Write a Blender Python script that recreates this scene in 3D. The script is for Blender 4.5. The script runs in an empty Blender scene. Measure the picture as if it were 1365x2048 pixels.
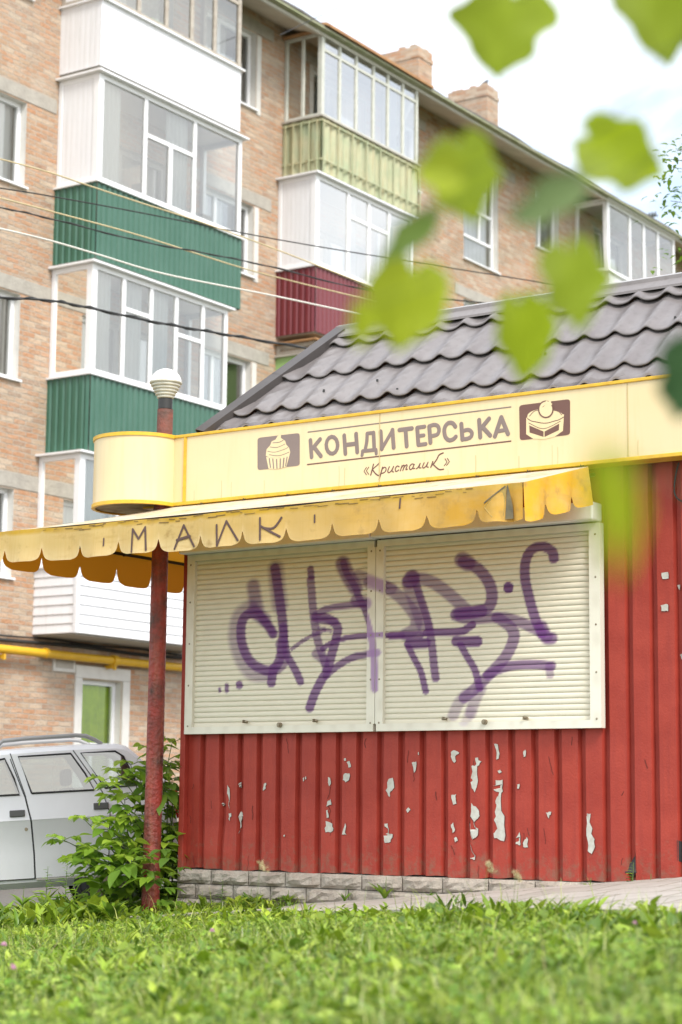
import bpy, math, random
import numpy as np
from mathutils import Vector, Matrix
from mathutils.geometry import tessellate_polygon

# ------------------------------------------------------------------ camera, sky, sun, exposure
S = bpy.context.scene
COL = S.collection
F = 3959.0; PITCH = math.radians(8.408); ROLL = math.radians(0.546); CZ = 0.70
cam_d = bpy.data.cameras.new('camera'); cam = bpy.data.objects.new('camera', cam_d); COL.objects.link(cam)
cam_d.sensor_fit = 'VERTICAL'; cam_d.sensor_height = 36.0; cam_d.sensor_width = 24.0
cam_d.lens = 36.0 * F / 2048.0
cam_d.clip_start = 0.05; cam_d.clip_end = 3000
cp, sp = math.cos(PITCH), math.sin(PITCH)
fw = Vector((0, cp, sp)); up0 = Vector((0, -sp, cp)); rt0 = Vector((1, 0, 0))
cr, sr = math.cos(ROLL), math.sin(ROLL)
rt = rt0 * cr + up0 * sr; up = up0 * cr - rt0 * sr
cam.matrix_world = Matrix(((rt.x, up.x, -fw.x, 0), (rt.y, up.y, -fw.y, 0), (rt.z, up.z, -fw.z, CZ), (0, 0, 0, 1)))
cam_d.dof.use_dof = True; cam_d.dof.focus_distance = 14.9; cam_d.dof.aperture_fstop = 2.15
S.camera = cam

SUN_AZ = math.radians(152)      # clockwise from +Y: behind the camera, to the right
SUN_EL = math.radians(48)
W = bpy.data.worlds.new('World'); S.world = W; W.use_nodes = True
wn = W.node_tree; wn.nodes.clear()
wo = wn.nodes.new('ShaderNodeOutputWorld'); wb = wn.nodes.new('ShaderNodeBackground')
sky = wn.nodes.new('ShaderNodeTexSky'); sky.sky_type = 'NISHITA'; sky.sun_disc = False
sky.sun_elevation = SUN_EL; sky.sun_rotation = SUN_AZ
tc = wn.nodes.new('ShaderNodeTexCoord'); cn = wn.nodes.new('ShaderNodeTexNoise')
cn.inputs['Scale'].default_value = 2.6; cn.inputs['Detail'].default_value = 7; cn.inputs['Roughness'].default_value = 0.55
cmr = wn.nodes.new('ShaderNodeMapRange'); cmr.inputs['From Min'].default_value = 0.33; cmr.inputs['From Max'].default_value = 0.58
cmx = wn.nodes.new('ShaderNodeMixRGB'); cmx.inputs['Color2'].default_value = (8.3, 8.35, 8.4, 1)   # thin bright cloud
wn.links.new(tc.outputs['Generated'], cn.inputs['Vector']); wn.links.new(cn.outputs['Fac'], cmr.inputs['Value'])
wn.links.new(cmr.outputs['Result'], cmx.inputs['Fac']); wn.links.new(sky.outputs['Color'], cmx.inputs['Color1'])
wn.links.new(cmx.outputs['Color'], wb.inputs['Color']); wb.inputs['Strength'].default_value = 0.15
wn.links.new(wb.outputs['Background'], wo.inputs['Surface'])
sd = bpy.data.lights.new('sun', 'SUN'); sd.energy = 2.0; sd.angle = math.radians(20); sd.color = (1, .96, .89)
so = bpy.data.objects.new('sun', sd); COL.objects.link(so)
sdir = Vector((math.sin(SUN_AZ) * math.cos(SUN_EL), math.cos(SUN_AZ) * math.cos(SUN_EL), math.sin(SUN_EL)))
so.rotation_euler = sdir.to_track_quat('Z', 'Y').to_euler()
S.view_settings.view_transform = 'Standard'; S.view_settings.look = 'None'
S.view_settings.exposure = 0.84; S.view_settings.gamma = 1.0
S.cycles.max_bounces = 8; S.cycles.transparent_max_bounces = 16
S.cycles.sample_clamp_indirect = 6
random.seed(5); RNG = np.random.default_rng(11)

# ------------------------------------------------------------------ measuring helpers: where things stand
def ray(px, py):
    X, Y = px - 682.5, py - 1024
    X, Y = cr * X + sr * Y, -sr * X + cr * Y
    u = -Y / F
    return np.array([X / F, cp - sp * u, sp + cp * u])
class Frame:
    def __init__(s, o, ang):
        s.o = np.array(o, float); s.ang = ang
        s.x = np.array([math.cos(ang), math.sin(ang), 0]); s.y = np.array([-math.sin(ang), math.cos(ang), 0])
    def pl(s, px, py, y=0.0):
        r = ray(px, py); c = np.array([0, 0, CZ]); t = ((s.o - c) @ s.y + y) / (r @ s.y); p = c + t * r - s.o
        return float(p @ s.x), float(p[2])
    def w(s, x, y, z): return s.o + s.x * x + s.y * y + np.array([0, 0, z])
    def loc(s, p):
        d = np.array(p, float) - s.o; return (float(d @ s.x), float(d @ s.y), float(d[2]))
WF = Frame((0, 0, 0), 0.0)
KF = Frame((-1.233, 15.8, 0), math.radians(55.42 - 90))       # kiosk: x along its front, y into it
BF = Frame((-4.339, 28.5, 0), math.radians(90 - 33.64))        # apartment block: x along its wall, y into it
def at(px, py, d):
    r = ray(px, py); return np.array([0, 0, CZ]) + r * (d / r[1])
def gz(x, y):
    return -0.02 + 0.11 * max(-10.0, min(12.0, x))

# ------------------------------------------------------------------ object helpers
def _tag(o, label, cat, group=None, kind=None):
    if label: o['label'] = label
    if cat: o['category'] = cat
    if group: o['group'] = group
    if kind: o['kind'] = kind
BASE = {}
def thing(name, label, cat, fr=WF, base=(0, 0, 0), group=None):
    o = bpy.data.objects.new(name, None); COL.objects.link(o); o.empty_display_size = .2
    o.location = fr.w(*base); o.rotation_euler = (0, 0, fr.ang)
    _tag(o, label, cat, group); BASE[o.name] = base
    return o
class M:
    def __init__(s): s.v = []; s.f = []; s.mi = []; s.col = {}
    def add(s, vs, fs, mi=0):
        b = len(s.v); s.v.extend([tuple(map(float, p)) for p in vs]); s.f.extend([tuple(i + b for i in f) for f in fs]); s.mi.extend([mi] * len(fs)); return b
    def quad(s, a, b, c, d, mi=0): s.add([a, b, c, d], [(0, 1, 2, 3)], mi)
    def box(s, x0, x1, y0, y1, z0, z1, mi=0):
        x0, x1 = min(x0, x1), max(x0, x1); y0, y1 = min(y0, y1), max(y0, y1); z0, z1 = min(z0, z1), max(z0, z1)
        s.add([(x0, y0, z0), (x1, y0, z0), (x1, y1, z0), (x0, y1, z0), (x0, y0, z1), (x1, y0, z1), (x1, y1, z1), (x0, y1, z1)],
              [(0, 3, 2, 1), (4, 5, 6, 7), (0, 1, 5, 4), (1, 2, 6, 5), (2, 3, 7, 6), (3, 0, 4, 7)], mi)
    def grid(s, P, mi=0, close=False):
        P = [list(r) for r in P]; n, m = len(P), len(P[0]); fs = []
        for i in range(n - 1):
            for j in range(m - 1 if not close else m):
                k = (j + 1) % m; fs.append((i * m + j, i * m + k, (i + 1) * m + k, (i + 1) * m + j))
        s.add([p for r in P for p in r], fs, mi)
    def tube(s, path, r, n=8, mi=0, cap=True):
        path = [Vector(p) for p in path]; rs = r if isinstance(r, (list, tuple)) else [r] * len(path); rings = []
        for i, p in enumerate(path):
            t = (path[min(i + 1, len(path) - 1)] - path[max(i - 1, 0)]).normalized()
            a = t.cross(Vector((0, 0, 1)));
            if a.length < 1e-3: a = t.cross(Vector((1, 0, 0)))
            a.normalize(); b = t.cross(a).normalized()
            rings.append([p + (a * math.cos(2 * math.pi * k / n) + b * math.sin(2 * math.pi * k / n)) * rs[i] for k in range(n)])
        s.grid(rings, mi, True)
        if cap:
            s.add(rings[0], [tuple(range(n))[::-1]], mi); s.add(rings[-1], [tuple(range(n))], mi)
    def lathe(s, prof, c=(0, 0, 0), n=24, mi=0):
        s.grid([[(c[0] + r * math.cos(2 * math.pi * k / n), c[1] + r * math.sin(2 * math.pi * k / n), c[2] + z) for k in range(n)] for r, z in prof], mi, True)
    def poly(s, pts, mi=0, tri=True):
        if len(pts) < 3: return
        t = tessellate_polygon([[Vector(p) for p in pts]]); s.add(pts, [tuple(x) for x in t], mi)
    def build(s, name, mats, parent=None, smooth=False, fr=None, bevel=0, solid=0):
        if not isinstance(mats, (list, tuple)): mats = [mats]
        me = bpy.data.meshes.new(name); V = np.array(s.v, float).reshape(-1, 3)
        if parent is not None:
            b = np.zeros(3); p = parent
            while p is not None: b = b + np.array(BASE.get(p.name, (0, 0, 0))); p = p.parent
            V = V - b
        me.from_pydata(V.tolist(), [], s.f)
        for m in mats: me.materials.append(m)
        if len(mats) > 1: me.polygons.foreach_set('material_index', s.mi)
        for k, vals in s.col.items():
            a = me.color_attributes.new(k, 'FLOAT_COLOR', 'POINT'); a.data.foreach_set('color', np.asarray(vals, dtype=np.float32).ravel())
        if smooth: me.polygons.foreach_set('use_smooth', [True] * len(me.polygons))
        me.update(); o = bpy.data.objects.new(name, me); COL.objects.link(o)
        if parent is not None: o.parent = parent
        elif fr is not None: o.location = fr.o; o.rotation_euler = (0, 0, fr.ang)
        if solid: d = o.modifiers.new('solid', 'SOLIDIFY'); d.thickness = solid; d.offset = 0
        if bevel: d = o.modifiers.new('bevel', 'BEVEL'); d.width = bevel; d.segments = 2; d.limit_method = 'ANGLE'
        return o
def fastmesh(name, V, Fq, mats, colors=None, parent=None, smooth=False):
    me = bpy.data.meshes.new(name); n = len(V); k = Fq.shape[1]
    me.vertices.add(n); me.vertices.foreach_set('co', V.astype(np.float32).ravel())
    me.loops.add(Fq.size); me.loops.foreach_set('vertex_index', Fq.astype(np.int32).ravel())
    me.polygons.add(len(Fq)); me.polygons.foreach_set('loop_start', np.arange(0, Fq.size, k, dtype=np.int32))
    me.update(calc_edges=True)
    if colors is not None:
        a = me.color_attributes.new('tint', 'FLOAT_COLOR', 'POINT'); a.data.foreach_set('color', colors.astype(np.float32).ravel())
    if smooth: me.polygons.foreach_set('use_smooth', [True] * len(me.polygons))
    for m in (mats if isinstance(mats, (list, tuple)) else [mats]): me.materials.append(m)
    o = bpy.data.objects.new(name, me); COL.objects.link(o)
    if parent is not None: o.parent = parent
    return o
def smooth_path(p, k=6):
    p = [np.array(q, float) for q in p]
    if len(p) < 3: return p
    out = []
    for i in range(len(p) - 1):
        a, b, c, d = p[max(i - 1, 0)], p[i], p[i + 1], p[min(i + 2, len(p) - 1)]
        for t in np.arange(k) / k:
            out.append(.5 * ((2 * b) + (c - a) * t + (2 * a - 5 * b + 4 * c - d) * t * t + (3 * b - a - 3 * c + d) * t ** 3))
    out.append(p[-1]); return out
def stroke(m, pts, w, mapf, h=.001, mi=0, k=6, flat=False):
    """a painted line: slightly domed ribbon with round ends; mapf(u,v,h) puts it on its surface"""
    P = smooth_path(pts, k) if k > 1 else [np.array(q, float) for q in pts]
    if flat is False:
        t0 = P[0] - P[1]; t0 = t0 / (np.linalg.norm(t0) + 1e-9); t1 = P[-1] - P[-2]; t1 = t1 / (np.linalg.norm(t1) + 1e-9)
        A = [(P[0] + t0 * w / 2 * math.sin(a), math.cos(a)) for a in (1.45, 1.1, .7, .35)]
        Z = [(P[-1] + t1 * w / 2 * math.sin(a), math.cos(a)) for a in (.35, .7, 1.1, 1.45)]
        L = A + [(q, 1.0) for q in P] + Z
    else: L = [(q, 1.0) for q in P]
    rows = []
    for i, (q, s_) in enumerate(L):
        t = L[min(i + 1, len(L) - 1)][0] - L[max(i - 1, 0)][0]; t = t / (np.linalg.norm(t) + 1e-9); nn = np.array([-t[1], t[0]])
        rows.append([mapf(*(q + nn * w / 2 * s_ * a), h * b) for a, b in ((-1, .3), (-.6, .85), (0, 1), (.6, .85), (1, .3))])
    m.grid(rows, mi)

# ------------------------------------------------------------------ materials
def mat(name, color=(.5, .5, .5), rough=.6, metal=0.0, spec=.4, noise=None, bump=None, streak=None, trans=0, attr=None):
    """noise=(scale, amount, colour2[, detail]); bump=(scale, strength); streak=(colour, amount)"""
    m = bpy.data.materials.new(name); m.use_nodes = True; t = m.node_tree; N = t.nodes; L = t.links
    b = N['Principled BSDF']; b.inputs['Roughness'].default_value = rough; b.inputs['Metallic'].default_value = metal
    b.inputs['Specular IOR Level'].default_value = spec; b.inputs['Base Color'].default_value = (*color, 1)
    co = N.new('ShaderNodeTexCoord'); cur = None
    rgb = N.new('ShaderNodeRGB'); rgb.outputs[0].default_value = (*color, 1); cur = rgb.outputs[0]
    if attr:
        a = N.new('ShaderNodeVertexColor'); a.layer_name = attr; cur = a.outputs['Color']
    if noise:
        n = N.new('ShaderNodeTexNoise'); n.inputs['Scale'].default_value = noise[0]; n.inputs['Detail'].default_value = noise[3] if len(noise) > 3 else 6
        n.inputs['Roughness'].default_value = .62
        L.new(co.outputs['Object'], n.inputs['Vector'])
        r = N.new('ShaderNodeMapRange'); r.inputs['From Min'].default_value = .38; r.inputs['From Max'].default_value = .68; r.inputs['To Max'].default_value = noise[1]
        L.new(n.outputs['Fac'], r.inputs['Value']); x = N.new('ShaderNodeMixRGB'); x.inputs['Color2'].default_value = (*noise[2], 1)
        L.new(r.outputs['Result'], x.inputs['Fac']); L.new(cur, x.inputs['Color1']); cur = x.outputs['Color']
    if streak:
        mp = N.new('ShaderNodeMapping'); mp.inputs['Scale'].default_value = (22, 22, 1.6)
        n = N.new('ShaderNodeTexNoise'); n.inputs['Scale'].default_value = 1.0; n.inputs['Detail'].default_value = 5
        L.new(co.outputs['Object'], mp.inputs['Vector']); L.new(mp.outputs['Vector'], n.inputs['Vector'])
        r = N.new('ShaderNodeMapRange'); r.inputs['From Min'].default_value = .5; r.inputs['From Max'].default_value = .75; r.inputs['To Max'].default_value = streak[1]
        L.new(n.outputs['Fac'], r.inputs['Value']); x = N.new('ShaderNodeMixRGB'); x.inputs['Color2'].default_value = (*streak[0], 1)
        L.new(r.outputs['Result'], x.inputs['Fac']); L.new(cur, x.inputs['Color1']); cur = x.outputs['Color']
    L.new(cur, b.inputs['Base Color'])
    if bump:
        n = N.new('ShaderNodeTexNoise'); n.inputs['Scale'].default_value = bump[0]; n.inputs['Detail'].default_value = 8
        L.new(co.outputs['Object'], n.inputs['Vector']); bm = N.new('ShaderNodeBump'); bm.inputs['Strength'].default_value = bump[1]; bm.inputs['Distance'].default_value = .02
        L.new(n.outputs['Fac'], bm.inputs['Height']); L.new(bm.outputs['Normal'], b.inputs['Normal'])
    if trans:
        tr = N.new('ShaderNodeBsdfTranslucent'); L.new(cur, tr.inputs['Color']); mx = N.new('ShaderNodeMixShader'); mx.inputs['Fac'].default_value = trans
        L.new(b.outputs[0], mx.inputs[1]); L.new(tr.outputs[0], mx.inputs[2]); L.new(mx.outputs[0], N['Material Output'].inputs['Surface'])
    m['cur'] = cur.node.name
    return m
def brick_mat():
    m = bpy.data.materials.new('brick'); m.use_nodes = True; t = m.node_tree; N = t.nodes; L = t.links; b = N['Principled BSDF']
    b.inputs['Roughness'].default_value = .9; b.inputs['Specular IOR Level'].default_value = .15
    co = N.new('ShaderNodeTexCoord'); sx = N.new('ShaderNodeSeparateXYZ'); L.new(co.outputs['Object'], sx.inputs[0])
    ad = N.new('ShaderNodeMath'); L.new(sx.outputs['X'], ad.inputs[0]); L.new(sx.outputs['Y'], ad.inputs[1])
    cx = N.new('ShaderNodeCombineXYZ'); L.new(ad.outputs[0], cx.inputs['X']); L.new(sx.outputs['Z'], cx.inputs['Y'])
    # wobble so that courses and joints are not ruler-straight
    wn_ = N.new('ShaderNodeTexNoise'); wn_.inputs['Scale'].default_value = 5; L.new(cx.outputs[0], wn_.inputs['Vector'])
    wv = N.new('ShaderNodeVectorMath'); wv.operation = 'MULTIPLY_ADD'; wv.inputs[1].default_value = (.05, .03, 0); L.new(wn_.outputs['Color'], wv.inputs[0]); L.new(cx.outputs[0], wv.inputs[2])
    br = N.new('ShaderNodeTexBrick'); br.inputs['Scale'].default_value = 1; br.inputs['Brick Width'].default_value = .26; br.inputs['Row Height'].default_value = .078
    br.inputs['Mortar Size'].default_value = .0085; br.inputs['Mortar Smooth'].default_value = .35; br.inputs['Bias'].default_value = -.1
    br.inputs['Color1'].default_value = (.445, .245, .14, 1); br.inputs['Color2'].default_value = (.42, .31, .215, 1); br.inputs['Mortar'].default_value = (.42, .365, .305, 1)
    L.new(wv.outputs[0], br.inputs['Vector'])
    def nz(sc, lo, hi, amt, c2, cur, mapping=None):
        n = N.new('ShaderNodeTexNoise'); n.inputs['Scale'].default_value = sc; n.inputs['Detail'].default_value = 8; n.inputs['Roughness'].default_value = .68
        if mapping:
            mp = N.new('ShaderNodeMapping'); mp.inputs['Scale'].default_value = mapping; L.new(cx.outputs[0], mp.inputs['Vector']); L.new(mp.outputs[0], n.inputs['Vector'])
        else: L.new(cx.outputs[0], n.inputs['Vector'])
        r = N.new('ShaderNodeMapRange'); r.inputs['From Min'].default_value = lo; r.inputs['From Max'].default_value = hi; r.inputs['To Max'].default_value = amt
        L.new(n.outputs['Fac'], r.inputs['Value']); x = N.new('ShaderNodeMixRGB'); x.inputs['Color2'].default_value = (*c2, 1)
        L.new(r.outputs['Result'], x.inputs['Fac']); L.new(cur, x.inputs['Color1']); return x.outputs['Color'], n
    cur = br.outputs['Color']
    for sh, c2, lo, hi, am in (((9.62, 8.112, 0), (.55, .44, .33), .55, .8, .7), ((17.42, 20.592, 0), (.47, .235, .125), .58, .82, .7), ((26.78, 4.056, 0), (.30, .20, .145), .85, .95, .65)):
        v2 = N.new('ShaderNodeVectorMath'); v2.inputs[1].default_value = sh; L.new(wv.outputs[0], v2.inputs[0]); b2 = N.new('ShaderNodeTexBrick'); L.new(v2.outputs[0], b2.inputs['Vector'])
        for k in ('Scale', 'Brick Width', 'Row Height', 'Mortar Size', 'Mortar Smooth'): b2.inputs[k].default_value = br.inputs[k].default_value
        b2.inputs['Color1'].default_value = (0, 0, 0, 1); b2.inputs['Color2'].default_value = (1, 1, 1, 1); b2.inputs['Mortar'].default_value = (0, 0, 0, 1)
        r = N.new('ShaderNodeMapRange'); r.inputs['From Min'].default_value = lo; r.inputs['From Max'].default_value = hi; r.inputs['To Max'].default_value = am
        L.new(b2.outputs['Color'], r.inputs['Value']); x = N.new('ShaderNodeMixRGB'); x.inputs['Color2'].default_value = (*c2, 1); L.new(r.outputs['Result'], x.inputs['Fac']); L.new(cur, x.inputs['Color1']); cur = x.outputs['Color']
    cur, _ = nz(1.0, .45, .72, .55, (.56, .47, .37), cur, (5.0, 9.0, 1))
    cur, _ = nz(1.0, .61, .70, .7, (.17, .115, .085), cur, (9, 18, 1))
    cur, _ = nz(.55, .45, .75, .5, (.42, .37, .31), cur)
    cur, _ = nz(1.0, .52, .74, .55, (.30, .235, .18), cur, (1.3, .35, 1))
    cur, _ = nz(1.0, .56, .66, .6, (.50, .43, .35), cur, (.9, 1.4, 1))
    L.new(cur, b.inputs['Base Color'])
    bm = N.new('ShaderNodeBump'); bm.inputs['Strength'].default_value = .7; bm.inputs['Distance'].default_value = .03
    n2 = N.new('ShaderNodeTexNoise'); n2.inputs['Scale'].default_value = 24; n2.inputs['Detail'].default_value = 8; L.new(cx.outputs[0], n2.inputs['Vector'])
    sb = N.new('ShaderNodeMath'); sb.operation = 'SUBTRACT'; L.new(n2.outputs['Fac'], sb.inputs[0]); L.new(br.outputs['Fac'], sb.inputs[1])
    L.new(sb.outputs[0], bm.inputs['Height']); L.new(bm.outputs['Normal'], b.inputs['Normal'])
    return m
def glass_mat(name, tint=(.8, .84, .85), refl=.3, rough=.02):
    m = bpy.data.materials.new(name); m.use_nodes = True; t = m.node_tree; N = t.nodes; L = t.links; N.remove(N['Principled BSDF'])
    tr = N.new('ShaderNodeBsdfTransparent'); tr.inputs['Color'].default_value = (*tint, 1)
    gl = N.new('ShaderNodeBsdfGlossy'); gl.inputs['Roughness'].default_value = rough; gl.inputs['Color'].default_value = (1, .985, .94, 1)
    lw = N.new('ShaderNodeFresnel'); lw.inputs['IOR'].default_value = 1.5
    ad = N.new('ShaderNodeMath'); ad.inputs[1].default_value = refl; ad.use_clamp = True; L.new(lw.outputs[0], ad.inputs[0])
    mx = N.new('ShaderNodeMixShader'); L.new(ad.outputs[0], mx.inputs['Fac']); L.new(tr.outputs[0], mx.inputs[1]); L.new(gl.outputs[0], mx.inputs[2])
    L.new(mx.outputs[0], N['Material Output'].inputs['Surface']); return m
def paint_mat(name, c_base, c_paint, attr='paint', rough=.45, bump=None, metal=0):
    """base colour with marks carried by a colour attribute: R spray paint, G grime, B fade"""
    m = mat(name, c_base, rough, metal, .4, noise=(9, .25, tuple(x * .86 for x in c_base)), bump=bump); t = m.node_tree; N = t.nodes; L = t.links; b = N['Principled BSDF']
    cur = N[m['cur']].outputs['Color']
    a = N.new('ShaderNodeVertexColor'); a.layer_name = attr; s_ = N.new('ShaderNodeSeparateColor'); L.new(a.outputs['Color'], s_.inputs[0])
    g = N.new('ShaderNodeMixRGB'); g.inputs['Color2'].default_value = (.20, .135, .06, 1); L.new(s_.outputs['Green'], g.inputs['Fac']); L.new(cur, g.inputs['Color1'])
    x = N.new('ShaderNodeMixRGB'); x.inputs['Color2'].default_value = (*c_paint, 1); L.new(s_.outputs['Red'], x.inputs['Fac']); L.new(g.outputs['Color'], x.inputs['Color1'])
    L.new(x.outputs['Color'], b.inputs['Base Color']); return m
def fabric_mat():
    """faded outside, strong orange yellow on the inner side of the cloth"""
    m = bpy.data.materials.new('awning_fabric'); m.use_nodes = True; t = m.node_tree; N = t.nodes; L = t.links; b = N['Principled BSDF']
    b.inputs['Roughness'].default_value = .75; b.inputs['Specular IOR Level'].default_value = .2
    co = N.new('ShaderNodeTexCoord'); a = N.new('ShaderNodeVertexColor'); a.layer_name = 'tint'
    def nz(scale, lo, hi, amt, c2, cur):
        mp = N.new('ShaderNodeMapping'); mp.inputs['Scale'].default_value = scale; n = N.new('ShaderNodeTexNoise'); n.inputs['Scale'].default_value = 1; n.inputs['Detail'].default_value = 8; n.inputs['Roughness'].default_value = .65
        L.new(co.outputs['Object'], mp.inputs[0]); L.new(mp.outputs[0], n.inputs['Vector'])
        r = N.new('ShaderNodeMapRange'); r.inputs['From Min'].default_value = lo; r.inputs['From Max'].default_value = hi; r.inputs['To Max'].default_value = amt
        L.new(n.outputs['Fac'], r.inputs['Value']); x = N.new('ShaderNodeMixRGB'); x.inputs['Color2'].default_value = (*c2, 1)
        L.new(r.outputs['Result'], x.inputs['Fac']); L.new(cur, x.inputs['Color1']); return x.outputs['Color']
    cur = nz((3, 3, 5), .4, .65, .6, (.66, .47, .19), a.outputs['Color'])
    cur = nz((60, 8, 2.0), .5, .75, .35, (.50, .30, .06), cur)
    cur = nz((9, 9, 9), .56, .70, .6, (.36, .24, .09), cur)
    cur = nz((2.2, 2.2, 14), .55, .68, .45, (.46, .31, .10), cur)
    ge = N.new('ShaderNodeNewGeometry'); x = N.new('ShaderNodeMixRGB'); x.inputs['Color2'].default_value = (.62, .25, .012, 1)
    L.new(ge.outputs['Backfacing'], x.inputs['Fac']); L.new(cur, x.inputs['Color1']); L.new(x.outputs['Color'], b.inputs['Base Color'])
    tr = N.new('ShaderNodeBsdfTranslucent'); tr.inputs['Color'].default_value = (.72, .33, .02, 1); mx = N.new('ShaderNodeMixShader'); mx.inputs['Fac'].default_value = .22
    L.new(b.outputs[0], mx.inputs[1]); L.new(tr.outputs[0], mx.inputs[2]); L.new(mx.outputs[0], N['Material Output'].inputs['Surface']); return m

BRICK = brick_mat()
WHITE = mat('white_plastic', (.80, .80, .81), .35, noise=(1.2, .25, (.70, .70, .71)))
WHITEP = mat('white_panel', (.76, .76, .78), .4, noise=(.9, .4, (.68, .68, .70)), streak=((.58, .57, .55), .38))
PLASTER = mat('white_plaster', (.66, .64, .60), .9, noise=(4, .5, (.52, .50, .46)), bump=(30, .3))
CONC = mat('concrete', (.42, .39, .34), .9, noise=(5, .7, (.30, .275, .24)), bump=(25, .5))
GREEN = mat('green_sheet', (.034, .118, .076), .38, spec=.5, noise=(1.5, .5, (.06, .155, .11)), streak=((.09, .17, .13), .45))
MAROON = mat('maroon_sheet', (.155, .018, .026), .4, spec=.5, noise=(1.5, .4, (.20, .04, .045)))
PALEGREEN = mat('pale_green_sheet', (.36, .40, .25), .65, noise=(3, .9, (.50, .47, .30)), streak=((.36, .27, .14), .9))
LIME = mat('lime_sheet', (.28, .46, .17), .6, noise=(3, .5, (.36, .5, .22)))
OLDWOOD = mat('old_wood_frame', (.46, .42, .36), .8, noise=(9, .7, (.30, .24, .19)))
GREYWOOD = mat('grey_wood_frame', (.58, .58, .52), .7, noise=(8, .6, (.42, .44, .38)))
RUSTY = mat('rusty_sheet', (.42, .23, .10), .8, noise=(7, .8, (.25, .12, .06)), bump=(20, .4))
ROOFDK = mat('dark_roof_sheet', (.12, .11, .10), .7, noise=(3, .5, (.2, .18, .15)))
GLASS = glass_mat('window_glass', (.84, .87, .85), .17)
GLASSW = glass_mat('bright_window_glass', (.75, .78, .8), .42)
GLASSD = glass_mat('dim_window_glass', (.85, .88, .85), .03)
CURTAIN = mat('curtain', (.66, .67, .66), .9, trans=.2)
GREENREFL = mat('green_blind', (.50, .66, .008), .8, noise=(5, .6, (.24, .40, .005)))  # tree reflection in the ground-floor panes, painted as a green sheet behind them
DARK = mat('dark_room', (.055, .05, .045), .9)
RED = mat('red_paint', (.345, .047, .030), .5, spec=.3, noise=(4.5, .8, (.265, .030, .020), 10), bump=(60, .13), streak=((.25, .034, .026), .6))
BARE = mat('bare_grey_primer', (.50, .51, .46), .6, noise=(26, .7, (.36, .33, .28), 8))
def splash(m):
    t = m.node_tree; N = t.nodes; L = t.links; b = N['Principled BSDF']; co = N.new('ShaderNodeTexCoord'); sx = N.new('ShaderNodeSeparateXYZ'); L.new(co.outputs['Object'], sx.inputs[0])
    n = N.new('ShaderNodeTexNoise'); n.inputs['Scale'].default_value = 14; n.inputs['Detail'].default_value = 9; n.inputs['Roughness'].default_value = .7; L.new(co.outputs['Object'], n.inputs['Vector'])
    h = N.new('ShaderNodeMapRange'); h.inputs['From Min'].default_value = .62; h.inputs['From Max'].default_value = .18; h.inputs['To Max'].default_value = .26; L.new(sx.outputs['Z'], h.inputs['Value'])
    ad = N.new('ShaderNodeMath'); L.new(n.outputs['Fac'], ad.inputs[0]); L.new(h.outputs['Result'], ad.inputs[1])
    r = N.new('ShaderNodeMapRange'); r.inputs['From Min'].default_value = .66; r.inputs['From Max'].default_value = .86; r.inputs['To Max'].default_value = .75; L.new(ad.outputs[0], r.inputs['Value'])
    x = N.new('ShaderNodeMixRGB'); x.inputs['Color2'].default_value = (.20, .105, .07, 1); L.new(r.outputs['Result'], x.inputs['Fac']); L.new(N[m['cur']].outputs['Color'], x.inputs['Color1']); L.new(x.outputs['Color'], b.inputs['Base Color'])
splash(RED)
REDDK = mat('flaked_edge', (.10, .018, .014), .8)
CREAM = paint_mat('cream_shutter_paint', (.72, .695, .575), (.125, .036, .185))
CREAMF = paint_mat('cream_frame_paint', (.73, .72, .62), (.30, .165, .40))
STONE = mat('split_stone', (.37, .335, .285), .95, noise=(9, .8, (.27, .225, .185)), bump=(28, 1.0))
MORTAR = mat('mortar', (.22, .20, .175), .95)
SIGNC = mat('sign_cream', (.715, .585, .355), .32, spec=.5, noise=(1.1, .5, (.70, .54, .27)), streak=((.66, .50, .24), .35))
SIGNY = mat('sign_yellow_trim', (.72, .44, .035), .4, noise=(14, .6, (.50, .29, .03)))
SIGNBR = mat('sign_brown', (.205, .155, .140), .5, noise=(2, .5, (.26, .20, .175)))
SIGNBR2 = mat('sign_red_brown', (.145, .070, .055), .5)
TILE = mat('roof_tile_sheet', (.160, .143, .142), .26, spec=.5, noise=(2.2, .7, (.215, .195, .19), 10), streak=((.11, .10, .09), .4))
FABRIC = fabric_mat()
INK = mat('marker_ink', (.10, .06, .05), .8)
POLE = mat('rusting_red_pole', (.30, .042, .030), .42, noise=(6.5, 1.0, (.075, .034, .026), 10), bump=(34, .8), streak=((.40, .13, .08), .6))
POLETOP = mat('rusty_brown_pole', (.22, .075, .055), .7, noise=(11, .8, (.09, .06, .05)), bump=(40, .6))
LAMPW = mat('opal_globe', (.82, .82, .80), .25, noise=(8, .2, (.7, .7, .66)))
LAMPR = mat('dirty_ribbed_glass', (.62, .61, .54), .4, noise=(12, .7, (.42, .40, .33)))
BLACKM = mat('dark_metal', (.03, .03, .03), .5)
STEEL = mat('dull_steel', (.30, .27, .2), .4, .7, noise=(30, .7, (.16, .1, .05)))
SILVER = mat('silver_car_paint', (.70, .71, .725), .34, .05, .5, noise=(1.5, .3, (.50, .50, .51)))
RUBBER = mat('black_rubber', (.018, .018, .02), .6)
CARGLASS = glass_mat('car_glass', (.44, .50, .48), .17)
CABLEB = mat('black_cable', (.03, .03, .03), .6)
CABLEY = mat('yellowed_cable', (.55, .45, .26), .7)
CABLEW = mat('pale_cable', (.68, .66, .60), .7)
PIPEY = mat('yellow_gas_pipe', (.72, .42, .02), .45, noise=(5, .5, (.55, .30, .02)))
ASPHALT = mat('asphalt', (.13, .125, .115), .95, noise=(6, .6, (.18, .17, .155)), bump=(60, .5))
SOIL = mat('soil', (.070, .075, .025), .95, noise=(5, .7, (.05, .085, .018)), bump=(30, .6))
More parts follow.
